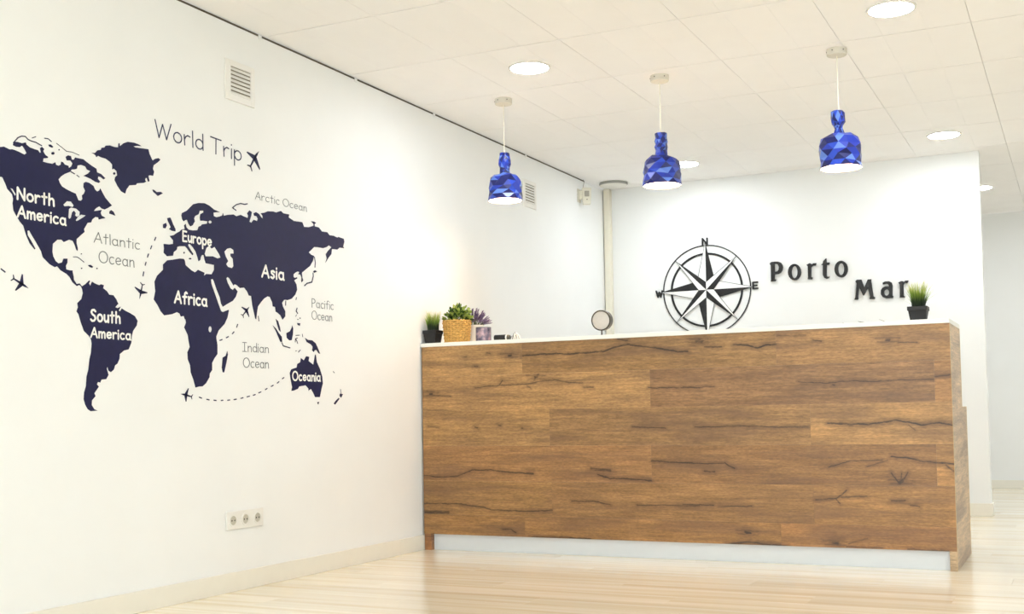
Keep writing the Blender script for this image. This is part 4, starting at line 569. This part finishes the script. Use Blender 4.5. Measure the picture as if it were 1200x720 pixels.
# pale edge banding on the right side panel
eb = MB().box(2.9186, 2.9195, 0, .004, 0, 1.178).box(2.917, 2.9197, D2, D2 + .0012, 0, HD).box(2.885, 2.9197, D1 + .0002, D2 + .0012, HD, HD + .0012).box(2.917, 2.9197, D1, D1 + .0012, HD, 1.178)
eb.build('edge_band', M_EDGE, rs)
MB().box(.058, 2.884, .035, .05, 0, .0928).build('plinth', M_LACQ, ct)
MB().box(.003, CW, -.002, D1, 1.178, HC).build('counter_top', M_TOP, ct, bevel=.001)
MB().box(.0165, 2.8845, D1 - .02, D2 - .005, HD - .03, HD - .0012).build('desk_top', M_LACQ, ct)
MB().box(.0165, 2.8845, D1 - .02, D1 - .002, HD, 1.178).build('rear_panel', M_LACQ, ct)
for x in (.7, 1.45, 2.2): MB().box(x, x + .018, .03, D1 - .02, 0.1, 1.178).build('divider', M_LACQ, ct)

# ------------------------------------------------------------------ compass and lettering on the back wall
cp = thing('compass_rose', (.841, YB, 1.732), 'large black and white compass rose on the back wall', 'wall decoration')
CX, CZ = .8415, 1.7325
def ringpoly(r, w): return [[(CX + (r + w / 2) * math.cos(2 * PI * k / 72), CZ + (r + w / 2) * math.sin(2 * PI * k / 72)) for k in range(72)],
                            [(CX + (r - w / 2) * math.cos(2 * PI * k / 72), CZ + (r - w / 2) * math.sin(2 * PI * k / 72)) for k in range(72)]]
cutout('outer_ring', ringpoly(.353, .0085), BWL, .007, M_BLACK, cp, BN)
cutout('inner_ring', ringpoly(.286, .016), BWL, .007, M_BLACK, cp, BN)
def star(k, tip, b, dep):
    a = math.radians(90 - 45 * k)
    d = (math.cos(a), math.sin(a)); cw = (math.cos(a - PI / 4), math.sin(a - PI / 4)); cc = (math.cos(a + PI / 4), math.sin(a + PI / 4))
    P = lambda q, r: (CX + q[0] * r, CZ + q[1] * r)
    def tri(c, mat, name, x0=0):
        mb = MB(); V = [P(d, tip), P(c, b), (CX, CZ)]; slab2(mb, V, [(0, 1, 2)], BWL, BN, dep, .003); return mb.build(name, mat, cp)
    tri(cw, M_BLACK, 'dark_facet'); w = tri(cc, M_WHITEP, 'light_facet')
    mb = MB(); V, F = stroke_poly([P(d, tip), P(cc, b)], .0032); slab2(mb, V, F, BWL, BN, dep + .003, .0006)
    mb.build('outline', M_BLACK, w)
for k in (0, 2, 4, 6): star(k, .377, .101, .0072)
for k in (1, 3, 5, 7): star(k, .353, .0615, .0108)
CL = {'N': ([(0, 0), (0, 1), (.75, 0), (.75, 1)], (.838, 2.117)), 'W': ([(0, 1), (.27, 0), (.5, .8), (.73, 0), (1, 1)], (.452, 1.722)), 'E': ([(.7, 1), (0, 1), (0, 0), (.7, 0)], (1.232, 1.743)), 'S': ([(.6, .85), (.3, 1), (0, .8), (.1, .58), (.5, .42), (.6, .2), (.3, 0), (0, .15)], (.8415, 1.325))}
for ch, (st, (cx_, cz_)) in CL.items():
    w = max(a for a, b in st) * .05; mb = MB()
    V, F = stroke_poly([(cx_ - w / 2 + a * .05, cz_ - .024 + b * .048) for a, b in st], .013); slab2(mb, V, F, BWL, BN, 0, .01)
    if ch == 'E':
        V, F = stroke_poly([(cx_ - w / 2, cz_), (cx_ + w / 2 - .006, cz_)], .012); slab2(mb, V, F, BWL, BN, 0, .01)
    mb.build('letter', M_BLACK, cp)
for nm, dat, lab in (('sign_lettering', PORTO, 'black raised serif letters spelling Porto on the back wall'), ('sign_lettering', MAR, 'black raised serif letters spelling Mar, behind the potted grass')):
    t = thing(nm, (dat[0][0][0][0], YB, dat[0][0][0][1]), lab, 'sign', 'black shop name letters')
    for lp in dat:
        # stand-off backing and letter face
        cutout('letter', lp, lambda u, v: (u, YB - .0005, v), .018, M_BLACK, t, BN)

# ------------------------------------------------------------------ ceiling lights
def downlight(x, y, label, sizes=.1):
    t = thing('ceiling_downlight', (x, y, H), label, 'ceiling light', 'round recessed downlights')
    MB().lathe([(sizes + .012, -.001), (sizes + .010, -.006), (sizes, -.007), (sizes - .001, -.001)], 40, (x, y, H)).build('rim', M_WHITE, t, smooth=True)
    MB().lathe([(sizes - .0012, -.0012), (sizes - .0012, -.0055)], 40, (x, y, H)).build('diffuser', M_LEDS, t)
DL = [(.91, -.37, 'lit round downlight above and right of the leftmost pendant'), (2.75, -.38, 'lit round downlight at the top edge, near the rightmost pendant'), (2.70, 2.38, 'lit round downlight in front of the right end of the back wall'),
      (.89, 2.37, 'lit round downlight seen just right of the middle pendant'), (2.76, 4.56, 'lit downlight glinting past the back wall edge')]
for x, y, l in DL: downlight(x, y, l)
for x, y in [(4.6, -.38), (4.6, 2.38), (4.6, 4.56), (6.1, 2.38), (6.1, 4.56), (.9, 4.9), (2.75, -3.1), (4.6, -3.1), (2.75, -5.9), (4.6, -5.9)]:  # unseen downlights added for brightness, partly continuing the visible grid
    downlight(x, y, 'added fill downlight in the ceiling outside the frame')
t = thing('surface_ceiling_lamp', (.17, 2.78, H), 'flat white round ceiling fixture, unlit, in the back left corner', 'ceiling light')
MB().lathe([(.112, 0), (.115, -.01), (.11, -.02)], 40, (.17, 2.78, H)).build('base', M_GREYP, t, smooth=True)
MB().lathe([(.109, -.02), (.103, -.028), (.08, -.033), (.0, -.035)], 40, (.17, 2.78, H), cap=False).build('cover', M_WHITE, t, smooth=True)

# ------------------------------------------------------------------ pendant lamps
def shade(cx_, cy_, rings, n, seed, parent, tilt=0, rand=.0):
    rnd = random.Random(seed); mb = MB(); vs = []
    for j, (r, z) in enumerate(rings):
        for k in range(n):
            a = 2 * PI * (k + .5 * (j % 2) + (rnd.uniform(-.16, .16) if 0 < j < len(rings) - 1 else 0)) / n
            last = j in (0, len(rings) - 1)
            rr = r * (1 + (0 if j == len(rings) - 1 else (rand * 1.1 if (k + j) % 2 else -rand * 1.1) + rnd.uniform(-rand, rand) * .5)); zz = z + (0 if last else rnd.uniform(-.006, .006))
            vs.append((cx_ + rr * math.cos(a) + tilt * (zz - 2.15), cy_ + rr * math.sin(a), zz))
    for j in range(len(rings) - 1):
        for k in range(n):
            a0, a1 = j * n + k, j * n + (k + 1) % n; b0, b1 = (j + 1) * n + k, (j + 1) * n + (k + 1) % n
            if j % 2 == 0: tris = [(a0, b0, a1), (a1, b0, b1)]
            else: tris = [(a0, b0, b1), (a0, b1, a1)]
            for t_ in tris: mb.add([vs[i] for i in t_], [(0, 1, 2)], rnd.choice([0, 0, 1, 1, 1, 2, 3]))
    me = mb.mesh('shade', BLUES)
    bm = bmesh.new(); bm.from_mesh(me); bmesh.ops.remove_doubles(bm, verts=bm.verts, dist=1e-5)
    bmesh.ops.recalc_face_normals(bm, faces=bm.faces)
    bm.normal_update(); bm.to_mesh(me); bm.free()
    me.materials.append(M_SHADE_IN)
    o = put('shade', me, parent)
    md = o.modifiers.new('solid', 'SOLIDIFY'); md.thickness = .003; md.offset = -1; md.material_offset = 10; md.material_offset_rim = 0
    return o
PROF = [
 [(.029, 2.292), (.030, 2.272), (.036, 2.250), (.037, 2.228), (.030, 2.208), (.029, 2.190), (.031, 2.172), (.062, 2.164), (.086, 2.150), (.094, 2.122), (.097, 2.095), (.096, 2.068), (.099, 2.042), (.101, 2.014)],
 [(.034, 2.292), (.031, 2.272), (.037, 2.254), (.032, 2.236), (.037, 2.216), (.031, 2.196), (.035, 2.172), (.060, 2.163), (.090, 2.146), (.098, 2.116), (.103, 2.088), (.100, 2.060), (.104, 2.032), (.106, 2.006)],
 [(.026, 2.293), (.034, 2.284), (.037, 2.258), (.035, 2.232), (.024, 2.214), (.019, 2.202), (.030, 2.174), (.060, 2.166), (.096, 2.146), (.104, 2.112), (.108, 2.084), (.103, 2.054), (.104, 2.026), (.106, 1.998)]]
PLAB = ['royal blue faceted pendant lamp, leftmost of the three over the counter', 'blue faceted pendant lamp in the middle, straight ridged neck', 'blue faceted pendant lamp, rightmost, with a pinched bottle neck']
for (x, lab, prof, n, sd) in zip((.512, 1.464, 2.412), PLAB, PROF, (10, 10, 11), (3, 12, 5)):
    y = .12
    t = thing('pendant_lamp', (x, y, H), lab, 'pendant lamp', 'blue faceted pendants over the counter')
    tl_ = -.03 if x > 2 else 0
    MB().lathe([(.050, 0), (.050, -.030), (.047, -.033), (.0, -.033)], 36, (x, y, H), cap=False).build('canopy', M_CANOPY, t, smooth=True)
    sm = MB()
    for ang in (200, 255, 320): sm.tube([(x + .049 * math.cos(math.radians(ang)), y + .049 * math.sin(math.radians(ang)), H - .014), (x + .0525 * math.cos(math.radians(ang)), y + .0525 * math.sin(math.radians(ang)), H - .014)], .003, 8)
    sm.build('screw', M_SCREW, t)
    MB().tube([(x, y, H - .032), (x, y, 2.46), (x - tl_ * 0, y, 2.285)], .0028).build('cord', M_CORD, t, smooth=True)
    MB().lathe([(.010, 2.288), (.010, 2.15), (.009, 2.145)], 16, (x, y, 0)).build('lamp_holder', M_WHITE, t, smooth=True)
    shade(x, y, prof, n, sd, t, tl_, .035)
    MB().lathe([(.004, 2.144), (.02, 2.135), (.04, 2.10), (.048, 2.075), (.042, 2.05), (.025, 2.035), (.002, 2.031)], 24, (x, y, 0)).build('bulb', M_BULB, t, smooth=True)

# ------------------------------------------------------------------ things on the counter
def blades(cx_, cy_, z0, n, h, spread, rnd, base=.03, extra=(), xmin=-9):
    mb = MB(); tipv = []
    def blade(bx, by, tx, ty, tz, w):
        L = 5; ang = rnd.uniform(0, PI); 
        for i in range(L + 1):
            f = i / L; k = f ** 1.7
            x = bx + (tx - bx) * k; y = by + (ty - by) * k; z = z0 + (tz - z0) * (1 - (1 - f) ** 1.15)
            x = max(x, xmin)
            ww = w * (1 - f) ** .6 * .5 if i < L else .0002
            dx, dy = math.cos(ang) * ww, math.sin(ang) * ww
            mb.v += [(x - dx, y - dy, z), (x + dx, y + dy, z)]; tipv.extend([f, f])
            if i: 
                o = len(mb.v) - 4; mb.f.append((o, o + 1, o + 3, o + 2)); mb.mi.append(0)
    for i in range(n):
        a = rnd.uniform(0, 2 * PI); r = base * math.sqrt(rnd.random()); q = rnd.uniform(.2, 1)
        bx, by = cx_ + r * math.cos(a), cy_ + r * math.sin(a)
        s = spread * q * (r / base + .15)
        blade(bx, by, bx + s * math.cos(a), by + s * math.sin(a), z0 + h * rnd.uniform(.62, 1.0), .0045)
    for tx, ty, tz in extra: blade(cx_ + (tx > cx_) * .02 - (tx < cx_) * .02, cy_, tx, ty, tz, .003)
    me = bpy.data.meshes.new('foliage'); me.from_pydata(mb.v, [], mb.f); me.materials.append(M_GRASS)
    at = me.attributes.new('tip', 'FLOAT', 'POINT'); at.data.foreach_set('value', tipv)
    return me
def square_pot(cx_, cy_, z0, rt, rb, h, lip, parent):
    mb = MB(); q = math.sqrt(2)
    mb.lathe([(rb * q, 0), (rt * .92 * q, h - lip), (rt * q, h - lip), (rt * q, h), (rt * .86 * q, h), (rt * .84 * q, h - .012)], 4, (cx_, cy_, z0), cap=True)
    return mb.build('pot', M_POT, parent, bevel=.003)
rnd = random.Random(5)
gl = thing('potted_grass', (.057, .058, HC), 'black square pot of tufted grass against the left wall', 'potted plant')
square_pot(.055, .056, HC, .045, .034, .078, .02, gl)
MB().lathe([(.05, 0), (.03, .008)], 4, (.057, .058, HC + .066)).build('soil', M_SOIL, gl)
put('foliage', blades(.057, .058, HC + .07, 230, .125, .028, rnd, .032, [(.012, -.02, 1.36), (.008, .0, 1.34), (.098, .02, 1.31)], .003), gl)
gr = thing('potted_grass', (2.766, .12, HC), 'black pot of spiky grass on the right end of the counter, before the letters', 'potted plant')
square_pot(2.766, .12, HC, .047, .035, .072, .02, gr)
MB().lathe([(.05, 0), (.03, .008)], 4, (2.766, .12, HC + .06)).build('soil', M_SOIL, gr)
put('foliage', blades(2.766, .12, HC + .064, 230, .135, .042, rnd, .031, [(2.872, .12, 1.338), (2.695, .10, 1.34), (2.700, .1, 1.305), (2.715, .12, 1.37), (2.835, .12, 1.375), (2.70, .13, 1.33)]), gr)

# woven basket with bushy plant
bx, by = .189, .108
bk = thing('basket_plant', (bx, by, HC), 'bushy green plant in a yellow wicker basket', 'potted plant')
mb = MB(); rows = 12; ns = 48; hb = .135
def br(z): return .070 + (.081 - .070) * z / hb
for r in range(rows):
    z = .004 + (hb - .012) * r / (rows - 1); vs = []
    for k in range(ns):
        a = 2 * PI * k / ns; ph = math.cos(12 * a + (PI if r % 2 else 0)) * .0036
        for q in range(6):
            b_ = 2 * PI * q / 6; rr = br(z) + ph + .0042 * math.cos(b_); vs.append((bx + rr * math.cos(a), by + rr * math.sin(a), HC + z + .0056 * math.sin(b_)))
    mb.add(vs, [(k * 6 + q, k * 6 + (q + 1) % 6, ((k + 1) % ns) * 6 + (q + 1) % 6, ((k + 1) % ns) * 6 + q) for k in range(ns) for q in range(6)])
for k in range(24):
    a = 2 * PI * k / 24; mb.tube([(bx + br(z) * math.cos(a), by + br(z) * math.sin(a), HC + z) for z in (.002, hb * .5, hb)], .003, 5)
bo = mb.build('basket', M_WICK, bk, smooth=True)
MB().lathe([(.0, .002), (.065, .002), (.076, hb - .006), (.0, hb - .006)], 32, (bx, by, HC), cap=False).build('liner', M_SOIL, bk)
def leaf(mb, p, d, up, l, w, mi=0):
    d = d.normalized(); s = d.cross(up).normalized(); n = s.cross(d)
    vs = [p, p + d * l * .3 + s * w * .42 + n * l * .05, p + d * l * .7 + s * w * .4 + n * l * .02, p + d * l, p + d * l * .7 - s * w * .4 + n * l * .02, p + d * l * .3 - s * w * .42 + n * l * .05, p + d * l * .5 - n * l * .04]
    mb.add(vs, [(0, 1, 6), (1, 2, 6), (2, 3, 6), (3, 4, 6), (4, 5, 6), (5, 0, 6)], mi)
mb = MB()
for i in range(300):
    th = rnd.uniform(0, 2 * PI); ph = math.acos(rnd.uniform(-.1, 1)); rr = rnd.uniform(.35, 1)
    v = Vector((math.sin(ph) * math.cos(th), math.sin(ph) * math.sin(th), math.cos(ph)))
    p = Vector((bx + .004 + v.x * .076 * rr, by + .012 + v.y * .07 * rr, HC + hb + .002 + max(v.z, -.05) * .08 * rr))
    if p.z > HC + hb - .012 and p.x > .112:
        leaf(mb, p, v + Vector((rnd.uniform(-.5, .5), rnd.uniform(-.5, .5), rnd.uniform(.0, .6))), Vector((rnd.uniform(-1, 1), rnd.uniform(-1, 1), .5)), rnd.uniform(.022, .034), rnd.uniform(.016, .022), 1 if rr > .5 and rnd.random() < .72 else 0)
mb.build('foliage', [M_LEAFD, M_LEAFL], bk)
mb = MB()
for i in range(26):
    a = rnd.uniform(0, 2 * PI); r = rnd.uniform(0, .06); q = rnd.uniform(.0, .06)
    x1 = bx + (r + .012) * math.cos(a); y1 = by + (r + .012) * math.sin(a)
    mb.tube([(bx + r * .6 * math.cos(a), by + r * .6 * math.sin(a), HC + hb - .01), (max(x1, .115), y1, HC + hb + .02 + q * .6)], .0014, 5)
mb.build('stem', M_LEAFD, bk)

lx, ly = .222, .262
lv = thing('lavender_plant', (lx, ly, HC), 'purple lavender in a white pot, behind the wicker basket', 'potted plant')
MB().lathe([(.043, 0), (.046, .004), (.058, .108), (.06, .112), (.054, .112), (.05, .095), (.0, .095)], 36, (lx, ly, HC), cap=False).build('pot', M_WPOT, lv, smooth=True)
mb = MB(); mb2 = MB()
for i in range(60):
    a = rnd.uniform(0, 2 * PI); q = math.sqrt(rnd.random())
    tx, ty, tz = lx + .09 * q * math.cos(a) + .022, ly + .08 * q * math.sin(a), HC + .112 + .118 * (1 - q * q * .9) * rnd.uniform(.45, 1)
    b0 = Vector((lx + .02 * math.cos(a), ly + .02 * math.sin(a), HC + .09)); e = Vector((tx, ty, tz))
    m_ = b0.lerp(e, .55) + Vector((0, 0, .01))
    mb.tube([b0, m_, e], [.0012, .001, .0008], 5)
    for k in range(9):
        f = .45 + .55 * k / 8; p = m_.lerp(e, (f - .45) / .55)
        for s_ in range(3):
            g = s_ * 2.1 + k; d = Vector((math.cos(g), math.sin(g), .9))
            leaf(mb2, p, d, Vector((0, 0, 1)) if abs(d.z) < .99 else Vector((1, 0, 0)), .0105, .0075)
mb.build('stem', M_STEM, lv); mb2.build('bloom', M_LAV, lv)

# printed cup
def cup_mat():
    m, nt, b = new_mat('printed_photo_wrap')
    g = N(nt, 'ShaderNodeNewGeometry'); n = N(nt, 'ShaderNodeTexNoise'); n.inputs['Scale'].default_value = 30; n.inputs['Detail'].default_value = 3
    nt.links.new(g.outputs['Position'], n.inputs['Vector'])
    r = N(nt, 'ShaderNodeValToRGB'); e = r.color_ramp.elements
    e[0].position = .3; e[0].color = lin((58, 54, 70)); e[1].position = .72; e[1].color = lin((196, 160, 164))
    x = e.new(.48); x.color = lin((112, 102, 118))
    nt.links.new(n.outputs['Fac'], r.inputs['Fac']); nt.links.new(r.outputs['Color'], b.inputs['Base Color']); b.inputs['Roughness'].default_value = .25
    return m
cu2 = thing('photo_cup', (.368, .1, HC), 'small round cup with a mauve photo print beside the basket', 'cup')
MB().lathe([(.0445, .0), (.0455, .003), (.0455, .084), (.043, .086), (.0425, .084), (.0425, .01), (.0, .01)], 40, (.368, .1, HC), cap=False).build('cup_body', M_GREYP, cu2, smooth=True)
wr = MB(); n = 22; vs = []
for zz in (.005, .081):
    for rr in (.0457, .0464):
        vs += [(.368 + rr * math.cos(math.radians(-62 - 70 + 140 * k / n)), .1 + rr * math.sin(math.radians(-62 - 70 + 140 * k / n)), HC + zz) for k in range(n + 1)]
q = n + 1; fs = []
for k in range(n):
    fs += [(q + k, q + k + 1, 3 * q + k + 1, 3 * q + k), (k, k + 1, 2 * q + k + 1, 2 * q + k), (k, k + 1, q + k + 1, q + k), (2 * q + k, 2 * q + k + 1, 3 * q + k + 1, 3 * q + k)]
wr.add(vs, fs); wr.build('photo_print', cup_mat(), cu2, smooth=True)
# black lint-roller-like cylinder with pale ring
rl = thing('black_roll', (.488, .1, HC), 'black cylinder lying on the counter, pale ring at its right end', 'roll')
ax = Vector((math.cos(.08), math.sin(.08), 0)); o0 = Vector((.442, .098, HC + .0185))
def cyl(mb, s0, s1, r0, r1=None): return mb.tube([o0 + ax * s0, o0 + ax * (s0 + .003), o0 + ax * (s1 - .003), o0 + ax * s1], [r0 * .9, r0, r1 or r0, (r1 or r0) * .92], 24)
cyl(MB(), 0, .07, .018).build('barrel', M_BLACK, rl, smooth=True)
cyl(MB(), .070, .078, .0182).build('ring', M_WHITE, rl, smooth=True)
cyl(MB(), .078, .096, .0165, .014).build('cap', M_STEEL, rl, smooth=True)
# small white ornament with dark wire outline
on = thing('wire_ornament', (.578, .105, HC), 'tiny white ornament with dark wire outline next to the black cylinder', 'ornament')
MB().lathe([(.026, 0), (.028, .012), (.022, .026), (.008, .040), (.0, .043)], 7, (.578, .105, HC), cap=False).build('body', M_ORN, on, smooth=True)
mb = MB()
for k, (dx, hh) in enumerate(((-.014, .026), (.0, .047), (.014, .034))):
    mb.tube([(.578 + dx - .012, .076, HC + .004), (.578 + dx - .005, .078, HC + hh * .8), (.578 + dx, .086, HC + hh), (.578 + dx + .007, .084, HC + hh * .7), (.578 + dx + .014, .082, HC + .004)], .0013, 6)
mb.tube([(.548, .08, HC + .003), (.578, .078, HC + .0025), (.612, .082, HC + .003)], .0018, 6)
mb.build('wire', M_STEEL, on, smooth=True)

# round disc on a short stem
mr_ = thing('round_mirror', (1.09, .14, HC), 'small round mirror with a dark metal rim on a short stem', 'mirror')
fc = Vector((.30, -.95, 0)).normalized(); ce_ = Vector((1.087, .135, 1.2905)); rt = Vector((0, 0, 1)).cross(fc)
fc = (camera.location - ce_).normalized(); fc = (Matrix.Rotation(math.radians(-22), 3, 'Z') @ fc).normalized()
s_ = Vector((0, 0, 1)).cross(fc).normalized(); u_ = fc.cross(s_).normalized()
def disc(prof, name, mat, n=48):
    mb = MB(); vs = []
    for r, d in prof: vs += [ce_ + (s_ * math.cos(2 * PI * k / n) + u_ * math.sin(2 * PI * k / n)) * r + fc * d for k in range(n)]
    fs = [(j * n + k, j * n + (k + 1) % n, (j + 1) * n + (k + 1) % n, (j + 1) * n + k) for j in range(len(prof) - 1) for k in range(n)]
    fs += [tuple(range(n))[::-1], tuple(range((len(prof) - 1) * n, len(prof) * n))]
    mb.add(vs, fs); return mb.build(name, mat, mr_, smooth=True)
disc([(.050, -.040), (.0565, -.037), (.0575, -.02), (.0575, .004), (.055, .007), (.051, .006), (.0505, .003)], 'rim', M_STEEL)
disc([(.0502, .002), (.0502, .0035), (.035, .0062), (.012, .0072)], 'mirror_face', M_MIRROR)
MB().tube([(1.087, .142, HC + .003), (1.087, .142, HC + .034)], .004, 10).build('stem', M_STEEL, mr_, smooth=True)
MB().lathe([(.022, 0), (.021, .003), (.005, .005)], 24, (1.087, .142, HC)).build('foot', M_STEEL, mr_, smooth=True)

# leaflets lying near the right end of the counter
for (x0, x1, y, z, tw_, lab) in ((2.398, 2.45, .12, .005, 0, 'small grey paper slip lying on the counter'), (2.478, 2.57, .1, .006, -.03, 'dark leaflet lying on the counter left of the potted grass'), (2.575, 2.645, .15, .010, -.08, 'dark leaflet curling up nearest the potted grass')):
    mb = MB(); n = 8; vs = []
    for yy in (y, y + .1):
        for k in range(n + 1):
            f = k / n; zz = HC + .0008 + z * (1 - f) ** 1.6 * 2.0
            vs += [(x0 + (x1 - x0) * f, yy + f * .02, zz), (x0 + (x1 - x0) * f, yy + f * .02, zz + .0012)]
    q = 2 * (n + 1); fs = []
    for k in range(n):
        a = 2 * k; fs += [(a, a + 2, a + 3, a + 1), (q + a, q + a + 1, q + a + 3, q + a + 2), (a + 1, a + 3, q + a + 3, q + a + 1), (a, q + a, q + a + 2, a + 2)]
    fs += [(0, 1, q + 1, q), (2 * n, q + 2 * n, q + 2 * n + 1, 2 * n + 1)]
    mb.add(vs, fs); tag(mb.build('leaflet', M_PAPER if x0 > 2.45 else M_GREYP), lab, 'paper', 'papers on the counter')
